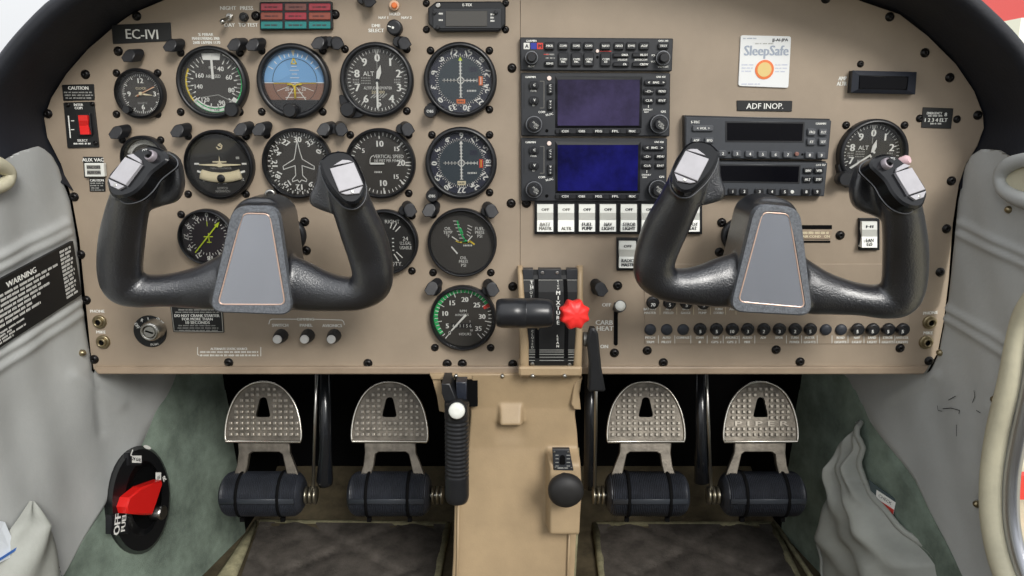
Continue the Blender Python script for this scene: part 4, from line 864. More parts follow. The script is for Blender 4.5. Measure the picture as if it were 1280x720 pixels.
for x, nm in ((347.5, 'SWITCH'), (381.5, 'PANEL'), (415, 'AVIONICS')):
    t = thing('dimmer_knob', 'small black dimmer knob with silver tip under the word ' + nm, 'knob', pt(x, 422, 0), 'dimmer knobs below the left yoke'); c = pt(x - 1.2, 424.5, .018); c = Vector((c.x, 0, c.z)); s = sc(423)
    b = MB(); lathe(b, c, OUT, [(8.6 * s, 0), (8.4 * s, .005), (7.2 * s, .011), (6.6 * s, .0155), (6 * s, .0165)], BLACK, 24, mod=lambda i, h: 1 - .05 * (i % 2)); b.build('knob_skirt', t)
    b = MB(); lathe(b, c, OUT, [(5.5 * s, .016), (5.4 * s, .0182), (4.6 * s, .019)], mat('satin_silver_tip', (205, 205, 203), .3, .25), 20); b.build('silver_tip', t)
# carb heat
t = thing('carburettor_heat_lever', 'black sliding lever with white tip in the CARB HEAT slot', 'lever', pt(770, 405, 0))
b = MB(); prism(b, rr(767.3, 378, 772.3, 432, 2.4), 0, .0009, BLK0, 0); b.build('slot', t)
b = MB(); p = pt(771, 386, 0); p2 = pt(776, 382, .026); lathe(b, p, p2 - p, [(.005, 0), (.005, .012), (.0068, .016), (.0068, .0255)], BLACK, 20); b.build('lever_knob', t)
b = MB(); ax = (p2 - p).normalized(); lathe(b, p + ax * .0255, ax, [(.0060, 0), (.0055, .0012), (.003, .002)], IVORY, 20); b.build('white_tip', t)
# circuit breakers -----------------------------------------------------------
def breaker(x, y, num, label, popped=0):
    t = thing('circuit_breaker', label, 'circuit breaker', pt(x, y, 0), 'circuit breaker buttons on the lower right of panel'); c = pt(x, y, 0); s = sc(y)
    b = MB(); lathe(b, c, OUT, [(8.2 * s, .001), (8.0 * s, .004), (6.8 * s, .0055), (5 * s, .0055)], BLACK, 24, mod=lambda i, h: 1 - .03 * (i % 2)); b.build('collar', t)
    b = MB(); c2 = pt(x + .8, y + 3.5, .012); c2 = Vector((c2.x, 0, c2.z)); lathe(b, c2, OUT, [(4.9 * s, .004), (4.9 * s, .010), (4.2 * s, .0115)], BLACK, 20); 
    text(b, num, c2 + OUT * .0118, 4.2 * s, WHITE, bold=.1); b.build('button', t)
LOW = {874.5: ('5', 'COMM'), 895: ('5', 'NAV'), 914.5: ('10', 'AVIONICS'), 934: ('3', 'AUDIO'), 954: ('2', 'DME'), 973.5: ('3', 'XPDR'), 993: ('2', 'ENG INST'), 1012: ('5', 'INSTR LIGHTS'), 1071: ('5', 'NAV LIGHT'), 1090: ('5', 'LAND LIGHT'), 1109.5: ('5', 'STROBE'), 1127.5: ('5', 'ANTI COL')}
ordn = ['first', 'second', 'third', 'fourth', 'fifth', 'sixth', 'seventh', 'eighth']
for i, (x, (n_, l)) in enumerate(LOW.items()):
    lab = ('black circuit breaker, %s from left of the run of eight in the lower row' % ordn[i]) if i < 8 else ('black circuit breaker, %s of the last four at the right of the lower row' % ordn[i - 8])
    breaker(x, 411, n_, lab)
for i, (x, n_) in enumerate(((815.5, '70'), (836.5, '5'), (857.5, '5'), (879, '5'))): breaker(x, 377.5 + .3 * i, n_, 'black circuit breaker under the yoke, %s from left in the upper row' % ordn[i])
for x, l in ((812.5, 'first dark round blank plug at the left end of the lower breaker row'), (833, 'second dark round blank plug from the left end of the lower breaker row'), (853.5, 'third dark round blank plug, just left of the first lower row breaker'), (1031.5, 'dark round blank plug, left one of the pair in the lower breaker row'), (1050.5, 'dark round blank plug, right one of the pair in the lower breaker row')):
    b = MB(); c = pt(x, 411.5, 0); s = sc(411); lathe(b, c, OUT, [(7.2 * s, .001), (7.0 * s, .003), (5.5 * s, .0042), (2 * s, .0046)], mat('slate_plug', (46, 50, 58), .5), 24); tag(b.build('blank_plug', None, c), l, 'plug')
b = MB()
LL = [(812.5, 'PITCH', 'TRIM'), (833, 'AUTO', 'PILOT'), (853.5, 'COMPASS', ''), (874.5, 'COMM', '1'), (895, 'NAV', 'GPS 1'), (914.5, 'AVIONICS', 'GPS 2'), (934, 'AUDIO', 'MKR'), (954, 'ADF', ''), (973.5, 'XPDR', ''), (993, 'TURN', 'POWER'), (1012, 'INSTR', 'LIGHTS'), (1050.5, 'READ', 'LIGHTS'), (1071, 'NAV', 'LIGHT'), (1090, 'LAND', 'LIGHT'), (1109.5, 'STROB', 'LIGHTS'), (1127.5, 'ANTI-COL', 'LIGHTS')]
for x, a, c_ in LL: tpx(b, a, x, 422, 3.1, WHITE, .0014, w=min(2.4 * len(a), 16), bold=.12); c_ and tpx(b, c_, x, 427.5, 3.1, WHITE, .0014, w=2.4 * len(c_), bold=.12)
for x in (823, 843.5, 863.5, 884, 904, 924, 943.5, 983, 1002, 1021.5, 1040, 1060, 1080, 1099.5, 1118.5): lpx(b, [(x, 419.5), (x, 429)], .7, WHITE, .0014)
for x, a, c_ in ((812.5, 'BATTERY', 'MASTER'), (835.5, 'ALT', 'FIELD'), (857, 'ENG', 'GAUGE'), (878, 'FUEL', 'PUMP'), (898, 'TURN', 'COORD'), (915, 'AIR', '')): tpx(b, a, x, 386.3, 3.1, WHITE, .0014, w=min(2.4 * len(a), 16), bold=.12); c_ and tpx(b, c_, x, 391, 3.1, WHITE, .0014, w=2.4 * len(c_), bold=.12)
for x in (825, 846, 867, 888, 907, 920): lpx(b, [(x, 384), (x, 393)], .6, CREAM, .0014)
b.build('breaker_lettering', panel)
# yoke shaft collars
# ================================================================ RADIOS
def btn(t, b_txt, q, s_=None, h=3, d0=.008, d1=.0115, m=None, r=1.6, tm=WHITE, rot=0, w=None):
    b = MB(); q = rr(*q) if len(q) == 4 and not isinstance(q[0], tuple) else q
    prism(b, rquad(q, r), d0, d1, m or BTN, .9); b.build('button', t)
    if s_:
        cx = sum(p[0] for p in q) / len(q); cy = sum(p[1] for p in q) / len(q); tpx(b_txt, s_, cx, cy, h, tm, d1 + .0002, w=w, rot=rot, bold=.06)
RINGM = mat('dim_knob_ring', (110, 112, 116), .4, .3)
def knob2(t, px, py, r0, r1, m0=BTN, m1=BTN, txtm=None, b_txt=None, d=(.008, .017, .024)):
    c = pt(px, py, d[1]); c = Vector((c.x, 0, c.z)); s = sc(py, d[1]); b = MB()
    lathe(b, c, OUT, [(r0 * s, d[0]), (r0 * s, d[1] - .001), ((r0 - 1) * s, d[1])], m0, 32, mod=lambda i, h: 1 - .03 * (i % 2)); lathe(b, c, OUT, [((r0 - .6) * s, d[1] + .0001), ((r0 - 1.5) * s, d[1] + .0002)], RINGM, 32, True, False, False); k = b.build('knob', t)
    b = MB(); lathe(b, c, OUT, [(r1 * s, d[1]), (r1 * s, d[2] - .001), ((r1 - .8) * s, d[2])], m1, 24); k2 = b.build('inner_knob', k)
    if b_txt: b_txt and [tpx(b_txt, x_, px + 2.0, py + dy + 1.5, 2.6, GREYP, d[2] + .0002, rot=38) for x_, dy in txtm]
# audio selector panel
t = thing('audio_selector_panel', 'narrow top radio unit with small keys and a red, white and blue square row', 'radio', pt(745, 68, 0))
b = MB(); prism(b, rquad([(650, 46.5), (841.5, 48), (840, 89), (651, 88)], 1.5), -.0, .008, GREYB, 1.2, back=True); b.build('faceplate', t)
tx = MB()
for x0, m_, s_ in ((654.5, IVORY, 'A'), (663.2, mat('blue_print', (40, 50, 150), .5), ''), (671.2, REDP, 'M')):
    b = MB(); prism(b, rr(x0, 53.5, x0 + 7.6, 61.5, .3), .008, .0084, m_, .2); b.build('marker_lens', t); s_ and tpx(tx, s_, x0 + 3.8, 57.5, 4.5, INK, .0087)
knob2(t, 664.5, 72, 8.6, 5.6)
for x0, s_ in ((681, 'MKR'), (698, 'COM1'), (714.5, 'COM2'), (730, 'COM3'), (751, 'NAV1'), (768, 'NAV2'), (783.5, 'DME'), (799.5, 'ADF')): btn(t, tx, (x0, 52.5, x0 + 12, 62), s_, 2.8, w=8.5)
for x0, s_ in ((698, 'COM1'), (714.5, 'COM2'), (730, 'COM3'), (751, 'COM')): btn(t, tx, (x0, 65.5, x0 + 12.5, 82.5), s_, 2.6, w=8.5); tpx(tx, 'MIC' if s_ != 'COM' else '1/2', x0 + 6.2, 77.2, 2.4, WHITE, .0118)
for x0, y0, s_ in ((767, 65.8, 'SPKR'), (767, 77.5, 'PA'), (791, 65.8, 'PILOT'), (791, 77.5, 'CREW')): btn(t, tx, (x0, y0, x0 + 19.5, y0 + 5.6), None, r=.8); tpx(tx, s_, x0 + 14, y0 + 2.8, 2.6, WHITE, .0118)
btn(t, tx, (681, 76, 693, 82.5), 'SENS', 2.4, w=9); btn(t, tx, (823, 53.5, 836, 61), 'TEST', 2.4, w=9)
for x, y, s_ in ((664, 83, 'PILOT'), (778, 74.6, 'SPEAKER'), (801, 74.6, 'INTERCOM'), (829, 83.5, 'COPILOT'), (829, 51, 'GMA 340'), (816.5, 69, 'ICS'), (816.5, 77, 'VOL')): tpx(tx, s_, x, y, 2.2, WHITE, .0083)
tpx(tx, 'GARMIN', 664, 51, 2.4, WHITE, .0083, bold=.1); lpx(tx, [(680, 68), (686, 68)], .9, REDP, .0083); lpx(tx, [(750, 64), (764, 64)], .8, REDP, .0083)
for y in (68, 72.5): bars(tx, 682, 694, y, 2, GREYP, .0083)
b = MB(); cyl(b, 746.8, 63.8, 2.1, .008, .0095, mat('bright_lens', (240, 220, 210), .3), .5, 12); b.build('photocell', t); b = MB(); cyl(b, 746.8, 71.5, 1.8, .008, .0082, BLK0, .2, 12); b.build('screw_hole', t)
knob2(t, 829, 72.5, 9.5, 5.8, d=(.008, .014, .022)); tx.build('lettering', t)
def navigator(y0, label, scr):
    o = y0; t = thing('navigation_radio', label, 'radio', pt(742, y0 + 41, 0)); tx = MB(); T = lambda y: y - 91 + o
    b = MB(); prism(b, rquad([(651, T(91)), (838 if o < 100 else 834, T(91.5)), (837 if o < 100 else 833, T(170.5)), (651.5, T(170))], 1.5), 0, .008, GREYB, 1.2, back=True)
    b.build('faceplate', t); b = MB(); X = 0 if o < 100 else -2
    fo = [(694, T(95)), (803 + X, T(95.5)), (802 + X, T(160)), (694, T(160))]; fi = [(697, T(99.5)), (800 + X, T(99.5)), (799 + X, T(157)), (697, T(157))]
    for i in range(4): j = (i + 1) % 4; b.add([pt(*fo[i], .0082), pt(*fo[j], .0082), pt(*fi[j], .0105), pt(*fi[i], .0105)], [[0, 1, 2, 3]], BLACK)
    b.build('screen_frame', t); b = MB(); prism(b, fi, .008, .0102, scr, 0); b.build('screen', t)
    btn(t, tx, (694, T(160.5), 801 + X, T(167.5)), None, m=BTN, d1=.0105, r=3)
    for i, s_ in enumerate(('CDI', 'OBS', 'MSG', 'FPL', 'PROC')): x0 = 699.5 + 21 * i; btn(t, tx, (x0, T(160.8), x0 + 13.5, T(167)), s_, 2.8, d0=.0105, d1=.0125, r=2, w=8)
    for i, s_ in enumerate(('C', 'V')):
        btn(t, tx, (661.5, T(101.5 + 19 * i), 673.5, T(111.5 + 19 * i)), None, r=4); cyl_ = MB(); cyl(cyl_, 668, T(106.5 + 19 * i), 3.2, .0115, .014, BTN, .6, 16); cyl_.build('volume_knob', t)
        tpx(tx, s_, 668, T(106 + 19 * i), 2.8, WHITE, .0142); tpx(tx, ('PWR' if i == 0 else 'ID'), 667, T(113.4 + 18 * i), 2.4, WHITE, .0083)
    for i, s_ in enumerate(('C', 'V')): btn(t, tx, (684.5, T(104 + 20 * i), 691.5, T(117.5 + 20 * i)), None, r=1.5); [tpx(tx, c_, 688, T(106.8 + 20 * i + 3.8 * k), 2.6, WHITE, .0118, rot=0) for k, c_ in enumerate(('C', '<', '>') if i == 0 else ('V', '<', '>'))]
    lpx(tx, [(655, T(103)), (655, T(135))], .8, BLACK, .0083); lpx(tx, [(675, T(101.5)), (680, T(101.5)), (680, T(135)), (675, T(135))], .7, DIMP, .0083)
    for x, y, s_ in ((663, 96.2, 'GARMIN'),): tpx(tx, s_, x, T(y), 2.4, WHITE, .0083, bold=.12)
    tpx(tx, 'COM', 677, T(140), 2.6, WHITE, .0083); tpx(tx, 'VLOC', 686.5, T(143), 2.6, WHITE, .0083, rot=-12); tpx(tx, 'GNS 430', 826 + X * 1.2, T(96), 2.2, WHITE, .0083); tpx(tx, 'GPS', 829 + X, T(139.5), 2.6, WHITE, .0083)
    tpx(tx, 'DEFAULT', 810 + X, T(137), 1.9, WHITE, .0083); tpx(tx, 'NAV', 808 + X, T(140), 1.9, WHITE, .0083); lpx(tx, [(810.5 + X, T(131.5)), (810.5 + X, T(134.5))], .7, WHITE, .0083)
    btn(t, tx, (806 + X, T(99.5), 833 + X, T(106.5)), None, r=3); tpx(tx, 'RNG', 820 + X, T(103), 2.6, WHITE, .0118); tpx(tx, '<', 811 + X, T(103), 3.2, WHITE, .0118, bold=.2); tpx(tx, '>', 829 + X, T(103), 3.2, WHITE, .0118, bold=.2)
    for x0, y, s_ in ((805, 110.5, '-D-'), (821.5, 110.5, 'MENU'), (805, 122, 'CLR'), (821.5, 122, 'ENT')): btn(t, tx, (x0 + X, T(y), x0 + 12.5 + X, T(y + 7)), s_, 2.6, r=2, w=8.5)
    b = MB(); cyl(b, 686.5, T(97.8), 2.8, .008, .0095, mat('bright_lens', (240, 220, 210), .3), .5, 12); b.build('photocell', t)
    b = MB(); cyl(b, 683.5, T(163.5), 2.1, .008, .0083, BLK0, .2, 12); b.build('screw_hole', t)
    knob2(t, 667.5, T(155.5), 10.8, 7.0, txtm=(('PUSH', -2), ('C/V', 2)), b_txt=tx); knob2(t, 824.5 + X, T(155), 12, 7.2, txtm=(('PUSH', -2), ('CRSR', 2)), b_txt=tx)
    tx.build('lettering', t)
navigator(91, 'upper navigation radio with large dark violet grey screen', SCR)
navigator(172.5, 'lower navigation radio with large deep blue screen, above the ivory switches', SCRB)
def wideradio(q, d1, label, rows, win, hdr, col2, mB, mF, labs, txm):
    t = thing('radio_unit', label, 'radio', pt((q[0][0] + q[2][0]) / 2, (q[0][1] + q[2][1]) / 2, 0)); tx = MB()
    b = MB(); prism(b, [(q[0][0] - 1.5, q[0][1] - 2), (q[1][0] - 2, q[1][1] - 2), (q[2][0] - 2, q[2][1]), (q[3][0] - 1.5, q[3][1])], 0, d1 - .004, BLACK, .6); b.build('mounting_tray', t)
    b = MB(); prism(b, rquad(q, 1.5), d1 - .004, d1, mF, 1.2, back=True); b.build('faceplate', t)
    b = MB(); prism(b, win, d1, d1 + .0006, BLACK, .3); wi = [(win[0][0] + 2, win[0][1] + 2), (win[1][0] - 2, win[1][1] + 2), (win[2][0] - 2, win[2][1] - 2), (win[3][0] + 2, win[3][1] - 2)]; b.build('window_frame', t)
    b = MB(); prism(b, wi, d1 + .0004, d1 + .0010, SCRD, 0); b.build('display_window', t)
    for x0, y, w_, h_, s_ in rows: btn(t, tx, (x0, y, x0 + w_, y + h_), s_, 2.9 if len(s_) > 1 else 3.6, d0=d1, d1=d1 + .003, m=mB, r=1.8, tm=txm, w=(w_ * .62 if len(s_) > 2 else None))
    for s_, x, y, h_ in labs: tpx(tx, s_, x, y, h_, WHITE, d1 + .0003)
    return t, tx
mF = mat('slate_grey_faceplate', (56, 59, 64), .5, 0, .05, 60)
rows = [(866, 156.5, 26, 7.5, '< VOL >'), (865, 172, 11, 7, 'ADF'), (881.5, 172, 11, 7, 'BFO'), (1010, 160.5, 10.5, 9, 'FRQ'), (1024.5, 161, 10, 8.5, 'FLT'), (1009.5, 173, 10.5, 8.5, 'ET'), (1024, 173, 10, 8.5, 'SET'),
        (899, 188, 9.5, 7.8, '2'), (916, 188.3, 11, 7.8, '3'), (932, 188.6, 11, 7.8, '4'), (948, 189, 11, 7.8, '5'), (964, 189.3, 11, 7.8, '6'), (979.5, 189.6, 11, 7.8, '7'), (1007, 190, 10.5, 7.8, '8'), (1022, 190.3, 10, 7.8, '9')]
t, tx = wideradio([(857, 146), (1039.5, 150.5), (1035, 199.5), (857, 198)], .014, 'wide grey radio unit with dark window under the ADF INOP. strip', rows, [(907, 151.5), (1006, 152.5), (1004.5, 178), (907, 177.5)], 1, 1, mat('mid_grey_button', (78, 80, 84), .4), mF, [('S-TEC', 869, 152.5, 3), ('GARMIN', 1026, 154.5, 2.4)], WHITE)
for x, y in ((911.5, 191), (1003, 193)): b = MB(); cyl(b, x, y, 1.5, .014, .0142, BLK0, .2, 10); b.build('screw_hole', t)
b = MB(); cyl(b, 996.5, 192.5, 2.6, .014, .0165, mat('rust_lens', (130, 90, 80), .4), .6, 12); b.build('photocell', t); tx.build('lettering', t)
rows = [(1005, 209.5, 11, 7.5, 'IDENT'), (1018.5, 209.5, 11, 7.5, 'VFR'), (1004, 220.5, 11, 7.5, 'ALT'), (1018, 220.5, 11, 7.5, 'STBY'), (911, 235.5, 10, 7.5, '1'), (925.5, 235.5, 10, 7.5, '2'), (944.5, 235.8, 10, 7.5, '3'), (960, 235.8, 10, 7.5, '4'), (976, 236, 10, 7.5, '5'), (1003, 236, 10, 7.5, '8'), (1016.5, 236, 10, 7.5, '9')]
t, tx = wideradio([(857, 202), (1034.5, 203.5), (1030.5, 245.5), (858, 244)], .012, 'lower wide grey radio unit behind the left head of the right yoke', rows, [(890, 205), (1001, 206), (999.5, 229.5), (890, 228)], 1, 1, BTN, mF, [('GTX 327', 1026, 206.2, 2.2), ('7', 982, 240, 1)], WHITE)
b = MB(); cyl(b, 990.5, 240, 2.3, .012, .0135, IVORY, .5, 12); b.build('photocell', t); tx.build('lettering', t)
# ================================================================ CONTROL YOKES
HB = .125
CAP1 = [(163, 192), (179, 182.5), (193, 182.5), (206, 189), (209, 199), (199, 208), (188, 217), (178, 231), (165, 242), (150, 246.5), (139, 244), (134, 233), (134, 222), (145, 207)]
CAP2 = [(399, 201), (411, 191), (428, 188.5), (442, 195), (452, 214), (457, 230), (454, 245), (444, 254), (431, 253), (420, 243), (410, 230), (402, 214)]
HC1 = ((172, 214, .176), (-.28, -.80, .50)); HC2 = ((429, 222, .176), (.16, -.86, .45))
def yoke(mir, label):
    M = (lambda x: 1280 - x) if mir else (lambda x: x)
    sgn = -1 if mir else 1
    def W(x, y, d): p = pt(x, y, d); return Vector((p.x * sgn, p.y, p.z)) if False else (Vector((-p.x, p.y, p.z)) if mir else p)
    def mkon(C, nrm):
        c0 = W(C[0], C[1], C[2]); nv = Vector(nrm).normalized()
        if mir: nv.x = -nv.x
        def on(x, y, k):
            r = ray(x, y)
            if mir: r = Vector((-r.x, r.y, r.z))
            P0 = c0 + nv * k; return CAM + r * ((P0 - CAM).dot(nv) / r.dot(nv))
        return on, nv, c0
    hc = W(316, 318, HB); org = Vector((hc.x, 0, hc.z)); t = thing('control_yoke', label, 'yoke', org, 'black ram horn control yokes')
    b = MB()
    def limb(L, sub=5, n=20):
        P = []
        for x, y, d, hw, dp in L: p = W(x, y, d); P.append(tuple(p) + (hw * sc(y, d), dp))
        tube(b, P, YOKE, n, sub)
    # outer grip + corner + arm into hub
    limb([(183, 200, .146, 13, .012), (180, 212, .145, 20, .014), (173, 228, .144, 24, .016), (164, 248, .143, 24, .018), (158, 270, .138, 25.5, .018), (152.5, 300, .128, 27.5, .018), (150, 330, .120, 27.5, .018), (152, 350, .116, 27, .018), (159, 358, .113, 26, .018), (177, 363, .110, 22, .018), (202, 363, .107, 20.5, .018), (232, 361.5, .104, 24, .018), (262, 358, .102, 30, .020), (292, 350, .100, 36, .020)])
    limb([(425, 202, .146, 15, .012), (429, 214, .145, 22, .014), (433, 230, .144, 24, .016), (437, 248, .143, 25, .018), (444, 268, .138, 26, .018), (454, 293, .129, 28, .018), (462, 318, .121, 27.5, .018), (466, 342, .116, 26, .018), (462, 356, .112, 26, .018), (448, 366, .109, 22, .018), (428, 367, .107, 22.5, .018), (405, 364, .104, 26, .018), (380, 358, .101, 32, .020), (345, 348, .099, 36, .020)])
    # hub block, front to back
    out = rquad([(290, 256.5), (348, 256.5), (367.5, 395), (260.5, 391)], 19, 5)
    cx_ = 316; cz_ = 325
    F = [W(x, y, HB - .003) for x, y in out]; c0 = sum(F, Vector()) / len(F)
    extrude(b, F, (0, .062, 0), YOKE, .002)
    F2 = [W(x, y, HB - .016) for x, y in rquad([(292, 247), (350, 247), (374, 394), (256, 390)], 27, 6)]; extrude(b, F2, (0, .045, 0), YOKE, .006)
    lathe(b, (org.x, -.03, W(316, 318, HB).z), OUT, [(.018, 0), (.020, .015), (.026, .04)], YOKE, 24, True, True)
    # finger guards
    def guard(L, d0, th):
        F = [W(x, y, d0) for x, y in rquad(L, 12, 5)]; extrude(b, F, (0, th, 0), YOKE, .003)
    guard([(196, 186), (219, 196), (226, 232), (218, 254), (196, 259), (172, 268), (160, 240), (180, 200)], .138, .016)
    guard([(396, 205), (409, 190), (425, 200), (440, 240), (430, 272), (412, 268), (398, 263), (386, 257), (384, 246), (392, 232)], .138, .016)
    for capo, C, nrm in ((CAP1, *HC1), (CAP2, *HC2)):
        on, nv, c0 = mkon(C, nrm); F = [on(C[0] + (x - C[0]) * 1.02, C[1] + (y - C[1]) * 1.02, -.013) for x, y in catmull([(float(x), float(y)) for x, y in capo] + [(float(capo[0][0]), float(capo[0][1]))], 3)[:-1]]
        extrude(b, F, -nv * .016, YOKE, .001)
    b.build('yoke_body', t, remesh=.0019, smooth=9)
    # rim + plate
    ro = rquad([(291, 257.5), (347, 257.5), (366.5, 394), (261.5, 390)], 18, 6); ri = rquad([(302, 264.5), (339, 265.5), (358.5, 383), (270, 382.5)], 9, 5)
    n = len(ro); b = MB(); A = [W(x, y, HB) for x, y in ro]; A1 = [W(x, y, HB + .002) for x, y in [(x + (316 - x) * .02, y + (325 - y) * .02) for x, y in ro]]; Bq = [W(x, y, HB + .0022) for x, y in ri]; C = [W(x, y, HB - .001) for x, y in ri]
    A0 = [p + Vector((0, .008, 0)) for p in A]
    fs = lambda: [[i, (i + 1) % n, n + (i + 1) % n, n + i] for i in range(n)]
    for p_, q_ in ((A0, A), (A, A1), (A1, Bq), (Bq, C)): b.add(p_ + q_, fs(), YRIM, False)
    b.build('hub_rim', t)
    b = MB(); rp_ = rquad([(302, 264.5), (339, 265.5), (358.5, 383), (270, 382.5)], 9, 5); extrude(b, [W(x, y, HB + .0012) for x, y in rp_], (0, .002, 0), YPL, 0, smooth=False); b.build('mirror_plate', t)
    b = MB(); tube(b, [tuple(W(x, y, HB + .0014)) + (.00075,) for x, y in rquad([(303.6, 266.5), (337.2, 267.5), (356.4, 380.8), (272.4, 380.4)], 8, 5)], PINK, 6, closed=True); b.build('copper_pinstripe', t)
    # heads
    def head(capo, plate_, top, bot, C, nrm, ptt=None, name='thumb_switch_head'):
        on, nv, c0 = mkon(C, nrm)
        b = MB(); F = [on(x, y, 0) for x, y in catmull([(float(x), float(y)) for x, y in capo] + [(float(capo[0][0]), float(capo[0][1]))], 3)[:-1]]
        extrude(b, F, -nv * .015, mat('gloss_black_switch_cap', (15, 16, 19), .22, spec=.35), .0022, smooth=True); h = b.build(name, t)
        b = MB(); bez = [p for p in F]; tube(b, [tuple(p - nv * .0128 + (p - c0).normalized() * .0006) + (.0006,) for p in F], mat('grey_seam', (84, 86, 90), .4), 6, closed=True); b.build('seam_line', h)
        b = MB(); extrude(b, [on(x, y, .003) for x, y in plate_], -nv * .003, SILV, .0005); b.build('silver_rocker', h)
        b = MB(); extrude(b, [on(x, y, .0022) for x, y in top], -nv * .0022, SILV, .0004); b.build('upper_plate', h)
        b = MB(); extrude(b, [on(x, y, .0022) for x, y in bot], -nv * .0022, SILV, .0004)
        bc = on(sum(p[0] for p in bot) / len(bot), sum(p[1] for p in bot) / len(bot), .0023); lathe(b, bc, nv, [(.0018, 0), (.0014, .0005), (.0005, .0002)], CHROME, 12); b.build('lower_plate', h)
        if ptt:
            p0 = on(ptt[0], ptt[1], .001); b = MB(); lathe(b, p0, nv, [(.0054, -.001), (.0050, .003), (.0040, .0042), (.0037, .003)], mat('pale_ring', (150, 142, 148), .35, .3), 24); b.build('talk_button_ring', h)
            b = MB(); lathe(b, p0, nv, [(.0033, .002), (.0031, .0058), (.0022, .0068)], mat('gloss_black_switch_cap', (20, 21, 25), .16), 18); b.build('talk_button', h)
            b = MB(); u_ = on(ptt[0] + 5, ptt[1], .001) - p0; u_ = u_.normalized(); text(b, 'PTT', on(181, 187.5, .0006), .0022, WHITE, u_ if not mir else -u_, nv.cross(u_) if nv.cross(u_).z > 0 else -nv.cross(u_)); b.build('lettering', h)
    head(CAP1,
         [(156, 196), (176, 204.8), (156.5, 231), (136.5, 221.5)], [(158, 194), (166, 192), (175, 199), (175.5, 203.5)], [(135.2, 223.5), (155, 232.5), (147.5, 236.5), (138, 232)], *HC1, (189.5, 195.5))
    head(CAP2,
         [(412.5, 210.5), (442, 202.8), (454, 230.5), (424, 239.3)], [(417, 206.5), (428, 199.5), (436, 200), (440.5, 202)], [(426, 241), (453.5, 232.5), (449, 241.5), (433, 243)], *HC2)
    # shaft
    b = MB(); zc = pt(362, 296, 0); lathe(b, (org.x, -.001, org.z), OUT, [(.0135, 0), (.0135, .08)], mat('dark_shaft', (60, 60, 64), .25, .8), 24); b.build('yoke_shaft', t)
    b = MB(); lathe(b, (org.x, 0, org.z), OUT, [(.0200, .0005), (.0200, .006), (.0165, .008), (.0150, .008), (.0145, .002)], BEZ, 32, True, False, False); b.build('shaft_collar', t)
    return t
y1 = yoke(False, 'left black ram horn control yoke with silver topped thumb heads')
b = MB(); tube(b, [tuple(pt(338 + 5.5 * math.cos(R(a)), 243.5 + 5.5 * math.sin(R(a)), .10)) + (.0016, .003) for a in range(180, 380, 20)], CHROME, 8); b.build('chart_clip', y1)
y2 = yoke(True, 'right black ram horn control yoke, turned slightly clockwise')
y2.rotation_euler = (0, R(5.5), 0); y2.location.x += .004
b = MB()
t = thing('pink_tag', 'tiny pale pink knob peeking above the right head of the right yoke', 'knob', pt(1131, 201, .15)); p = pt(1131, 201, .13)
lathe(b, p, Vector((.5, -.6, .3)), [(.0045, -.004), (.005, .002), (.0035, .0045)], mat('pale_pink_plastic', (214, 180, 184), .4), 14); b.build('knob_body', t)
# ================================================================ THROTTLE QUADRANT AND PEDESTAL
t = thing('throttle_quadrant', 'tan throttle quadrant housing with black slotted cover plate', 'quadrant', pt(686, 400, 0))
QD = .030
b = MB()
rowsL = []
prof_y = [(333, .006), (337, .018), (344, .024), (365, .028), (400, .031), (430, .032), (452, .032), (462, .030), (468, .024), (472, .012)]
def qx(y, side):
    return interp([(333, 649), (345, 650), (380, 651), (420, 656), (445, 661), (458, 664), (472, 660)], y) if side < 0 else interp([(333, 727), (400, 727), (440, 722), (472, 720)], y)
def sidewall(x0f, x1f, topd):
    secs = []
    for y, d in prof_y:
        a = pt(x0f(y), y, d); c = pt(x1f(y), y, d); w_ = .0015
        secs.append([Vector((a.x, .004, a.z)), Vector((a.x, a.y + .003, a.z)), Vector((a.x + w_, a.y, a.z)), Vector((c.x - w_, c.y, c.z)), Vector((c.x, c.y + .003, c.z)), Vector((c.x, .004, c.z))])
    sheet(b, secs, BEIGE); b.add(secs[0], [list(range(6))], BEIGE); b.add(secs[-1], [list(range(6))], BEIGE)
sidewall(lambda y: interp([(333, 647), (380, 648), (430, 650), (472, 650)], y), lambda y: interp([(333, 653), (380, 656), (430, 661), (472, 661)], y), 0)
sidewall(lambda y: interp([(333, 722), (380, 722), (430, 719), (472, 716)], y), lambda y: interp([(333, 729), (400, 729), (472, 727)], y), 0)
prism(b, rquad([(648, 459), (728, 459), (727, 471), (649, 471)], 3), -.002, .033, BEIGE, 2.5)
b.build('housing', t)
b = MB(); secs = []
for y, d in prof_y[1:-2]:
    a = pt(interp([(337, 653), (400, 657), (459, 661)], y), y, d - .0035); c = pt(interp([(337, 723), (400, 722), (459, 717)], y), y, d - .0035); secs.append([a, c])
sheet(b, secs, PLAC, False); b.build('cover_plate', t)
def qd(y): return interp(prof_y, y) - .0035
def strip(b, x0, x1, ys, m, k=.0004):
    secs = [[pt(x0(y) if callable(x0) else x0, y, qd(y) + k), pt(x1(y) if callable(x1) else x1, y, qd(y) + k)] for y in ys]; sheet(b, secs, m, False)
ys = [349, 365, 380, 400, 420, 435, 448]
b = MB(); s0 = lambda y: interp([(349, 668), (400, 668.5), (448, 669)], y); strip(b, s0, lambda y: s0(y) + 5, ys, BLK0); s1 = lambda y: interp([(349, 704), (400, 706), (448, 705)], y); strip(b, s1, lambda y: s1(y) + 5, ys, BLK0); b.build('lever_slot', t)
b = MB()
for x0, x1 in ((654, 666.5), (673, 701.5), (708.5, 722)): prism(b, [(x0, 337), (x1, 337), (x1, 349), (x0, 349)], .010, qd(343) + .003, GREYB, .5)
b.build('plate_bracket', t); b = MB()
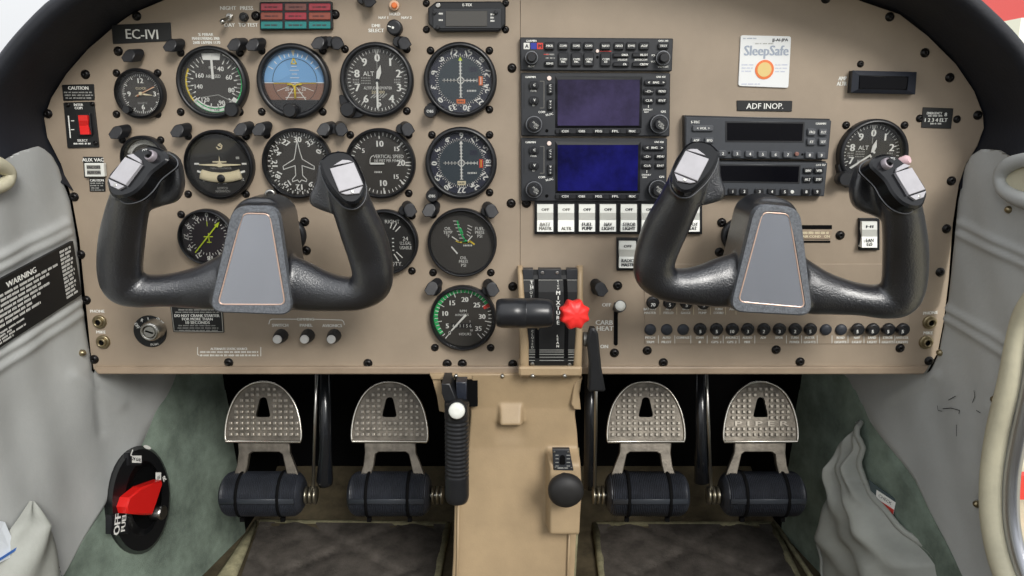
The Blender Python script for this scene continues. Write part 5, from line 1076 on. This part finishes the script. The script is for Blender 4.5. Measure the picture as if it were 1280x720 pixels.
for x, y in ((659.5, 339.5), (678, 341), (696.5, 341), (716, 340), (665.5, 455), (712, 456)):
    c = pt(x, y, qd(y) + .004 if y < 400 else qd(y) + .0006); lathe(b, c, OUT, [(.0024, -.002), (.0024, .0006), (.0014, .0013)], CHROME, 12)
b.build('cover_screws', t)
b = MB()
def qt(s_, x, y, h, step, m=WHITE):
    for i, c_ in enumerate(s_): yy = y + step * i; tpx(b, c_, x, yy, h, m, qd(yy) + .0006)
qt('MIXTURE', 697.5, 366, 5, 6.2); qt('TH', 664.5, 353, 4, 6); qt('RICH', 697.5, 351, 2.4, 3.2); qt('LEAN', 697, 420, 3.2, 4.2); qt('CLOSED', 665.5, 414, 3, 4, GREYP); qt('THROTTLE', 663.8, 352, 3.4, 4.6, GREYP)
for y in (437.5, 440, 443, 446.5, 450.5): 
    for xa, xb in ((660.5, 668.5), (674.5, 704.5), (710.5, 718.5)): lpx(b, [(xa, y), (xb, y)], .7, GREYP, qd(y) + .0006)
for xa, xb in ((654.5, 667), (673.5, 703), (709, 722)): lpx(b, [(xa, 350), (xb, 350)], .7, GREYP, qd(350) + .0006)
b.build('lettering', t)
# throttle lever
t = thing('throttle_lever', 'black cylindrical T shaped throttle handle lying across the quadrant', 'lever', pt(655, 391, .08))
A = pt(620, 391.5, .092); B_ = pt(691, 391.5, .092); ax = (B_ - A); L = ax.length; s = sc(391, .092)
b = MB(); lathe(b, A, ax, [(14 * s, 0), (17 * s, .0015), (18.6 * s, .006), (19 * s, L * .3), (18.8 * s, L * .52), (18.2 * s, L * .525), (18.6 * s, L * .54), (19 * s, L * .7), (17.6 * s, L - .006), (16.4 * s, L - .0015), (14 * s, L)], mat('satin_black_handle', (30, 31, 34), .3), 36, True, True); b.build('handle', t)
b = MB(); p = pt(671, 391, .02); tube(b, [tuple(p) + (.002, .006), tuple(p + Vector((.0, -.05, .0))) + (.002, .006), tuple(Vector((p.x, -.085, pt(671, 391, .092).z))) + (.002, .006)], CHROME, 8, ref=(0, 0, 1)); b.build('lever_arm', t)
t = thing('mixture_lever', 'bright red fluted star knob on the mixture lever, right of throttle', 'lever', pt(720, 391, .08))
c = pt(718.5, 393, .088); b = MB(); s = sc(391, .088); axm = Vector((.20, -1, .06)).normalized()
starf = lambda i, h: 1 - .16 * (0.5 - .5 * math.cos(2 * math.pi * ((i * 8 / 64) % 1.0))) ** .7
lathe(b, c - axm * .010, axm, [(15 * s, 0), (19.5 * s, .002), (20 * s, .008), (19.5 * s, .013), (17.5 * s, .0155), (10 * s, .017), (4 * s, .0175)], mat('coral_red_knob', (232, 48, 44), .42), 64, True, True, True, mod=lambda i, h: 1 - .17 * (abs(math.cos(math.pi * i / 8)) ** 1.2 if True else 0)); b.build('star_knob', t)
b = MB(); p = pt(708, 391, .02); tube(b, [tuple(p) + (.0018, .005), tuple(p + Vector((.004, -.04, 0))) + (.0018, .005), tuple(c + Vector((0, .008, 0))) + (.0018, .005)], CHROME, 8, ref=(0, 0, 1)); b.build('lever_arm', t)
# black lever right of the quadrant
t = thing('trim_lever', 'black plastic lever hanging from a hinge at the right side of the quadrant', 'lever', pt(742, 440, .02))
b = MB(); c = pt(729, 424, .022); lathe(b, c, Vector((1, 0, 0)), [(.0085, 0), (.0085, .009)], mat('grey_hinge', (92, 90, 86), .4, .3), 20, True, True); b.build('hinge', t)
b = MB(); LV = [(738, 411, .030), (744, 411, .030), (748, 418, .030), (750, 440, .036), (752, 460, .04), (757, 488, .044), (755, 490, .044), (737, 490, .044), (735.5, 488, .044), (737, 455, .04), (734, 425, .032)]
extrude(b, [pt(x, y, .036) for x, y, d in LV], (0, .012, 0), BLACK, .0025, smooth=True); b.build('lever_body', t)
# pedestal
t = thing('centre_pedestal', 'tan moulded centre pedestal running down from the panel to the floor', 'pedestal', pt(650, 560, 0))
b = MB(); rows_ = []
PY = [(470, 589, 727), (490, 589, 726), (505, 588, 720), (520, 588, 719), (545, 586, 722), (600, 582, 725), (630, 568, 723), (700, 566, 720), (760, 562, 716), (830, 558, 712)]
def pd(y): return interp([(470, .012), (510, .004), (560, .002), (640, .010), (830, .03)], y)
def ped_d(x, y):
    d = pd(y)
    # knob block on the right
    k = 1 / (1 + math.exp(-(x - 684) / .7)) * 1 / (1 + math.exp(-(y - 563) / 1.2)) * 1 / (1 + math.exp((y - 655) / .9)); d += .030 * k
    k = 1 / (1 + math.exp(-(x - 624) / .8)) / (1 + math.exp((x - 653) / .8)) / (1 + math.exp(-(y - 505) / 1.0)) / (1 + math.exp((y - 528) / .8)); d += .017 * k * max(0.15, (y - 500) / 28)
    k = 1 / (1 + math.exp(-(x - 622) / 3)) / (1 + math.exp((x - 655) / 3)) / (1 + math.exp(-(y - 528) / 1.0)) / (1 + math.exp((y - 550) / 4)); d -= .004 * k
    return d
ys = [470 + (830 - 470) * i / 170 for i in range(171)]
for y in ys:
    x0 = interp([(p[0], p[1]) for p in PY], y); x1 = interp([(p[0], p[2]) for p in PY], y); r = []
    e0 = pt(x0, y, pd(y)); r.append(Vector((e0.x, .30, e0.z))); r.append(Vector((e0.x, -pd(y) + .005, e0.z)))
    for j in range(91): x = x0 + 1.5 + (x1 - x0 - 3) * j / 90; p = pt(x, y, pd(y)); r.append(Vector((p.x, -ped_d(x, y), p.z)))
    e1 = pt(x1, y, pd(y)); dd = ped_d(x1 - 1.5, y); r.append(Vector((e1.x, -dd + .005, e1.z))); r.append(Vector((e1.x, .30, e1.z))); rows_.append(r)
sheet(b, rows_, BEIGE); b.build('pedestal_body', t)
b = MB(); prism(b, [(537, 467.5), (656, 467.5), (656, 474), (540, 475)], -.02, .010, BEIGE, 1.5); b.build('upper_flange', t)
b = MB(); prism(b, [(540, 473), (550, 473), (560, 513), (556, 516), (549, 514), (546, 495)], -.03, .006, BEIGE, 1); b.build('left_bracket', t)
b = MB(); prism(b, [(718, 480), (728, 472), (724, 490), (726, 512), (718, 512), (714, 505)], -.03, .012, BEIGE, 1.2); b.build('right_bracket', t)
b = MB()
for x, d in ((570, .012), (628, .012), (666, .036), (706, .036)): c = pt(x, 470.5, d); lathe(b, c, OUT, [(.0026, -.003), (.0026, .0005), (.001, .0013)], CHROME, 10)
b.build('flange_screws', t)
b = MB(); tube(b, [tuple(pt(x, y, pd(y) + .003)) + (.0014,) for x, y in ((573, 630), (572, 700), (569, 780))], BEIGE, 8); b.build('edge_bead', t); b = MB(); tube(b, [tuple(pt(x, y, pd(y) + .003)) + (.0016,) for x, y in ((712, 658), (710.5, 700), (708, 780))], BEIGE, 8); b.build('edge_bead', t)
b = MB(); tube(b, [tuple(pt(x, y, pd(y) - .004)) + (.003,) for x, y in ((721, 560), (721.5, 640), (718, 700), (714, 780))], EDGE, 8); b.build('carpet_edge', t)
# air knob plate
t = thing('air_control_knob', 'round black knob below a small black plate on the tan pedestal block', 'knob', pt(706, 616, .03))
b = MB(); prism(b, rquad([(690.5, 562), (712, 562), (717, 588.5), (692, 588)], 1), .028, .0345, GREYB, .8); b.build('plate', t)
b = MB(); prism(b, rquad([(700, 569), (706, 569), (707, 581), (699, 581)], 2.8, 4), .034, .0348, BLK0, .0); b.build('plate_slot', t)
b = MB()
for k in range(4): lpx(b, [(694.5, 569 + 4.5 * k), (698, 569 + 4.5 * k)], .8, GREYP, .0348); lpx(b, [(708.5, 569 + 4.5 * k), (712.5, 569 + 4.5 * k)], .8, GREYP, .0348)
bars(b, 697, 710, 585, 1.8, GREYP, .0348)
for x, y in ((693, 565), (710.5, 565), (714.5, 585), (694.5, 585)): c = pt(x, y, .0346); lathe(b, c, OUT, [(.0014, 0), (.001, .0006)], CHROME, 8)
b.build('lettering', t)
b = MB(); c = pt(707.5, 615.5, .065); c0 = Vector((c.x, -.03, c.z + .002)); s = sc(615, .065); lathe(b, c0, (c - c0), [(8 * s, 0), (8 * s, .018), (19 * s, .022), (22.3 * s, .027), (22.3 * s, .034), (19 * s, .039), (10 * s, .042), (2 * s, .0425)], mat('matt_black_knob', (30, 29, 29), .6), 36); b.build('knob_body', t)
# parking brake handle
t = thing('parking_brake_handle', 'black ribbed brake handle with white push button left of the pedestal', 'handle', pt(570, 560, .04))
b = MB(); P = []
A = pt(571, 503, .050); B_ = pt(571.5, 626, .050)
top = Vector((A.x, A.y, A.z)); bot = Vector((B_.x, B_.y, B_.z)); s = sc(560, .05); n_ = 96
for i in range(n_ + 1):
    u = i / n_; p = top.lerp(bot, u); r = 15.2 * s * (1 if u < .93 else math.sqrt(max(.02, 1 - ((u - .93) / .09) ** 2 * .45)))
    if .16 < u < .74: r *= 1 - .06 * (1 if (i % 4) < 2 else 0)
    P.append(tuple(p) + (r, r * .95))
tube(b, P, mat('satin_black_handle', (30, 31, 34), .3), 24, smooth=True); b.build('ribbed_grip', t)
b = MB(); c = pt(571, 513.5, .068); lathe(b, Vector((c.x, -.045, c.z - .006)), c - Vector((c.x, -.045, c.z - .006)), [(12.2 * s, 0), (12.6 * s, .018), (12 * s, .021), (10.4 * s, .022)], BLACK, 28); b.build('button_collar', t)
b = MB(); a2 = (c - Vector((c.x, -.045, c.z - .006))).normalized(); lathe(b, c - a2 * .002, a2, [(9.9 * s, 0), (9.9 * s, .003), (8.6 * s, .0044), (4 * s, .005)], IVORY, 28); b.build('push_button', t)
b = MB(); prism(b, [(552, 480), (562, 480), (570, 500), (574, 510), (560, 512), (552, 492)], -.01, .045, BLACK, 1); prism(b, [(570, 478), (583, 478), (583, 505), (571, 505)], -.02, .03, mat('blue_black_bracket', (36, 40, 50), .35), 1); b.build('mounting_bracket', t)
b = MB(); prism(b, [(584, 487), (593, 488), (592, 497), (584, 496)], -.01, .012, mat('dull_red_tab', (140, 40, 46), .5), 1); tag(b.build('red_tab'), 'tiny dull red tab in the dark gap right of the brake handle bracket', 'tab')
b = MB(); prism(b, [(554, 476), (597, 476), (597, 508), (575, 509), (556, 500)], -.04, .0125, BLK0, 0); b.build('painted_shadow_block', t)  # black block painted in as the shade around the handle bracket
# ================================================================ RUDDER PEDALS
DP = -.13
NICK = mat('dull_nickel', (150, 144, 128), .3, .9)
STUD = mat('polished_stud', (150, 144, 134), .35, .8)
def pedal(cx, w, label, mirr, brand=False):
    c = pt(cx, 530, DP); t = thing('rudder_pedal', label, 'pedal', c, 'metal rudder pedals below the panel')
    P0 = pt(cx, 550, DP); n = Vector((0, -math.cos(R(20)), math.sin(R(20))))
    on = lambda x, y, k=0: onp(x, y, P0 + n * k, n)
    hw = w / 2; O = [(-hw, 552), (-hw - 1, 543), (-hw + 1, 525), (-hw + 7, 506), (-hw + 17, 490), (-hw + 31, 480.5), (0, 477.5), (hw - 31, 480), (hw - 18, 489), (hw - 7, 505), (hw - 1, 525), (hw + 1, 543), (hw, 552.5)]
    m_ = -1 if mirr else 1
    out = [(cx + m_ * x, y) for x, y in O]; hole = [(cx + x, y) for x, y in rquad([(-4, 496.5), (4, 496.5), (9.5, 521.5), (-10, 521.5)], 4, 3)]
    b = MB()
    # plate with a keyhole: bridge outline and hole with triangles through bmesh
    import bmesh
    from mathutils.geometry import delaunay_2d_cdt
    oo = [Vector((p[0], p[1])) for p in catmull([(float(a), float(c_)) for a, c_ in out], 4)]; hh = [Vector(p) for p in hole]
    vs2 = oo + hh; no = len(oo); ed = [(i, (i + 1) % no) for i in range(no)] + [(no + i, no + (i + 1) % len(hh)) for i in range(len(hh))]
    rv, re, rf, _, _, _ = delaunay_2d_cdt(vs2, ed, [], 0, 1e-5)
    def inside(p, poly):
        c_ = False; j = len(poly) - 1
        for i in range(len(poly)):
            if (poly[i].y > p.y) != (poly[j].y > p.y) and p.x < (poly[j].x - poly[i].x) * (p.y - poly[i].y) / (poly[j].y - poly[i].y) + poly[i].x: c_ = not c_
            j = i
        return c_
    ff = []
    for f in rf:
        ce = sum((rv[i] for i in f), Vector((0, 0))) / len(f)
        if inside(ce, oo) and not inside(ce, hh): ff.append(list(f))
    fr = [on(v.x, v.y) for v in rv]; bk = [p - n * .006 for p in fr]
    b.add(fr, ff, PED); b.add(bk, ff, PED)
    for lst in (oo, hh):
        F = [on(v.x, v.y) for v in lst]; k = len(F); b.add(F + [p - n * .006 for p in F], [[i, (i + 1) % k, k + (i + 1) % k, k + i] for i in range(k)], PED)
    b.build('brake_plate', t)
    b = MB(); tube(b, [tuple(on(v.x, v.y, .001)) + (.0018,) for v in oo], PEDE, 8, closed=True); b.build('plate_edge', t)
    b = MB()
    inn = [Vector((cx + (v.x - cx) * .90, 517 + (v.y - 517) * .90)) for v in oo]; ho = [Vector((cx + (v.x - cx) * 1.45, 510 + (v.y - 510) * 1.22)) for v in hh]
    for i in range(-7, 8):
        for j in range(10):
            x, y = cx + i * 6.9, 486.5 + j * 7.1
            if brand and j == 6: continue
            if inside(Vector((x, y)), inn) and not inside(Vector((x, y)), ho):
                q = [on(x - 1.9, y - 1.9, .003), on(x + 1.9, y - 1.9, .003), on(x + 1.9, y + 1.9, .003), on(x - 1.9, y + 1.9, .003)]; extrude(b, q, -n * .003, STUD, .0006, back=False)
    if brand:
        ux = (on(cx + 5, 529) - on(cx, 529)).normalized(); uy = (on(cx, 525) - on(cx, 529)).normalized()
        for k in (0, .0006): text(b, 'P I P E R', on(cx + 1, 529.3, .0012 + k), .0068, STUD, ux, uy, width=.076, bold=.12)
    o = b.build('tread_studs', t); o['kind'] = 'stuff'
    # arm frame with window
    b = MB(); fo = [(-30, 552), (30, 552), (33, 570), (43, 602), (-43, 602), (-33, 570)]; fi = [(-20, 567), (20, 567), (27, 597), (-27, 597)]
    A0 = [on(cx + x, y, -.004) for x, y in ((-32, 550), (-31, 566), (-33, 582), (-40, 604), (-26, 604), (-20, 582), (-18, 568), (-14, 565), (20, 565), (24, 568), (27, 582), (32, 604), (47, 604), (40, 584), (33, 566), (32, 550))]; A0 = [on(cx + m_ * x, y, -.004) for x, y in ((-32, 550), (-31, 566), (-33, 582), (-40, 604), (-26, 604), (-20, 582), (-18, 568), (-14, 565), (20, 565), (24, 568), (27, 582), (32, 604), (47, 604), (40, 584), (33, 566), (32, 550))]
    extrude(b, A0, -n * .008, PED, .001); b.build('arm_frame', t)
    # rubber tube
    A = pt(cx - 50, 617, -.115); B_ = pt(cx + 51, 617, -.115); L = (B_ - A).length; s = sc(617, -.115); pr_ = []; N = 92
    for i in range(N + 1):
        u = i / N; e_ = min(u, 1 - u) * L; r = 27.5 * s
        k = min(1, e_ / .014); r *= math.sqrt(max(.12, 1 - (1 - k) ** 2 * .62)); 
        if .05 < u < .95: r *= 1 - (.05 if i % 2 else 0)
        pr_.append((r, u * L))
    b = MB(); lathe(b, A, B_ - A, pr_, RUBB, 28, False, True); 
    b.build('rubber_tube', t)
    b = MB(); v0 = A + (B_ - A) * .05; tube(b, [tuple(v0 + Vector((0, -27.3 * s * math.cos(R(8)), 27 * s * math.sin(R(8))))) + (.0008, .0045), tuple(A + (B_ - A) * .95 + Vector((0, -27.3 * s * math.cos(R(8)), 27 * s * math.sin(R(8))))) + (.0008, .0045)], mat('smooth_rubber_band', (50, 54, 60), .4), 8, ref=(0, 0, 1)); b.build('smooth_band', t)
    for k in (-.25, .25):
        cc = A.lerp(B_, .5 + k); P = [tuple(cc + Vector((0, math.cos(R(a)), math.sin(R(a)))) * 28.2 * s) + (.0011, .0022) for a in range(0, 360, 15)]
        b = MB(); tube(b, P, BLK0, 8, closed=True, ref=(1, 0, 0)); pz = cc + Vector((0, -10 * s, -28.5 * s)); box(b, tuple(pz - Vector((.003, .003, .004))), tuple(pz + Vector((.003, .003, .002))), BLK0); b.build('cable_tie', t)
    sd = -1 if mirr else 1
    b = MB(); e0 = pt(cx + sd * 52, 619, -.115)
    for k in range(3): lathe(b, e0 + Vector((sd * .0065 * k, 0, 0)), Vector((sd, 0, 0)), [(.003, 0), (.0125, .0008), (.0125, .0038), (.003, .0046)], NICK, 18, True, True)
    lathe(b, e0 - Vector((sd * .01, 0, 0)), Vector((sd, 0, 0)), [(.003, 0), (.003, .026)], CHROME, 10); b.build('link_fitting', t)
pedal(329, 93, 'far left metal rudder pedal with round topped studded plate', False)
pedal(487, 93, 'second metal rudder pedal from the left, next to the brake handle', False)
pedal(807.5, 95, 'third metal rudder pedal from the left, right of the pedestal knob', True)
pedal(951, 91, 'far right metal rudder pedal beside the dark carpeted wall', True, True)
# rods behind
def rod(label, pts, m, name='control_rod'):
    b = MB(); 
    for P in pts: tube(b, [tuple(pt(x, y, d)) + (r,) for x, y, d, r in P], m, 14)
    tag(b.build(name), label, 'rod')
GB = mat('gloss_black_tube', (24, 26, 30), .2, coat=.3)
rod('glossy black hanging tube between the two left pedals', [[(406, 462, -.12, .0085), (407, 560, -.12, .0085), (406, 600, -.12, .012), (407, 606, -.12, .010)]], GB)
rod('thin steel rod between the two left pedals', [[(396, 462, -.11, .0022), (393.5, 540, -.11, .0022), (391, 618, -.11, .0022)]], CHROME)
rod('thin steel rod hanging behind the black lever', [[(745, 480, -.02, .0022), (744.5, 540, -.06, .0022), (743.5, 612, -.115, .0022)]], CHROME)
rod('glossy black vertical tube right of the pedestal', [[(738, 462, -.14, .008), (737, 610, -.14, .009)]], GB)
rod('thin steel rod between the two right pedals', [[(883, 462, -.11, .0022), (886, 540, -.11, .0022), (889, 612, -.11, .0022)]], CHROME)
rod('glossy black hanging tube between the two right pedals', [[(876, 462, -.14, .008), (876, 560, -.14, .0085), (877, 602, -.14, .011)]], GB)
# ================================================================ FUEL SELECTOR
t = thing('fuel_selector', 'oval black fuel selector with red handle on the left carpeted wall', 'valve', onp(175, 625, CLo, CLn))
def oc_(x, y, k): return onp(x, y, CLo + CLn * k, CLn)
def ell(cx, cy, a, c_, rot=0, n=40): return [(cx + a * math.cos(2 * math.pi * i / n) * math.cos(R(rot)) - c_ * math.sin(2 * math.pi * i / n) * math.sin(R(rot)), cy + a * math.cos(2 * math.pi * i / n) * math.sin(R(rot)) + c_ * math.sin(2 * math.pi * i / n) * math.cos(R(rot))) for i in range(n)]
o1 = [oc_(x, y, .004) for x, y in ell(174, 625, 39, 68, 3)]; o2 = [oc_(x, y, .016) for x, y in ell(176, 625, 35.5, 64, 3)]; o3 = [oc_(x, y, .016) for x, y in ell(179, 623, 23, 47, 4)]; o4 = [oc_(x, y, .002) for x, y in ell(182, 621, 19, 40, 4)]
b = MB(); n = 40
for p_, q_ in (([p - CLn * .006 for p in o1], o1), (o1, o2), (o2, o3), (o3, o4)): b.add(p_ + q_, [[i, (i + 1) % n, n + (i + 1) % n, n + i] for i in range(n)], mat('gloss_black_moulding', (18, 19, 21), .38), True)
b.add(o4, [list(range(n))], BLK0); b.build('oval_housing', t)
b = MB(); dz = (oc_(150, 600, .017) - oc_(150, 660, .017)).normalized(); dx_ = dz.cross(CLn); dx_ = dx_ if dx_.y > 0 else -dx_
def tabq(x, y, hx, hy, k=.019): return [oc_(x - hx, y - hy, k), oc_(x + hx, y - hy, k), oc_(x + hx, y + hy, k), oc_(x - hx, y + hy, k)]
extrude(b, tabq(150, 656, 11, 12), -CLn * .008, BLACK, .001); b.build('label_tab', t); b = MB(); extrude(b, tabq(169, 574, 9, 8, .018), -CLn * .006, BLACK, .001); b.build('label_tab', t)
b = MB()
def wtxt(s_, x, y, h, k, m=WHITE, rot=-90): text(b, s_, oc_(x, y, k), h, m, dx_, dz, rot=rot, bold=.12)
wtxt('FUEL', 154.5, 653, .0075, .0193, rot=-82); wtxt('OFF', 146.5, 656, .0105, .0193, rot=-82)
b.add(tabq(171, 574, 6, 4.5, .0184), [[0, 1, 2, 3]], WHITE); wtxt('24 GAL', 171, 574, .004, .0188, INK, 20); wtxt('L', 165.5, 566, .008, .0184, rot=30)
b.add(tabq(198, 597, 3.5, 6.5, .0184), [[0, 1, 2, 3]], WHITE); wtxt('R', 205.5, 598, .008, .0184, rot=-20); b.add([oc_(x, y, .0172) for x, y in ell(184, 559, 5, 2.2, 20, 14)], [list(range(14))], WHITE); wtxt('25', 198, 597, .004, .0188, INK, -10); b.build('lettering', t)
b = MB(); H = [(158, 634), (162, 622), (178, 609), (203, 600), (204, 605), (197, 627), (191, 644), (175, 643.5), (160, 642)]
extrude(b, [oc_(x, y, .030) for x, y in H], -CLn * .014, RED, .002, smooth=False); b.build('red_handle', t)
b = MB(); extrude(b, [oc_(x, y, .0305) for x, y in ((176, 612.5), (182, 610.5), (183, 613), (178, 616))], -CLn * .001, RED, .0004); b.build('handle_latch', t)
b = MB(); lathe(b, oc_(190, 640, .0), CLn, [(.010, 0), (.010, .016), (.008, .018)], CHROME, 20); b.build('spindle', t)
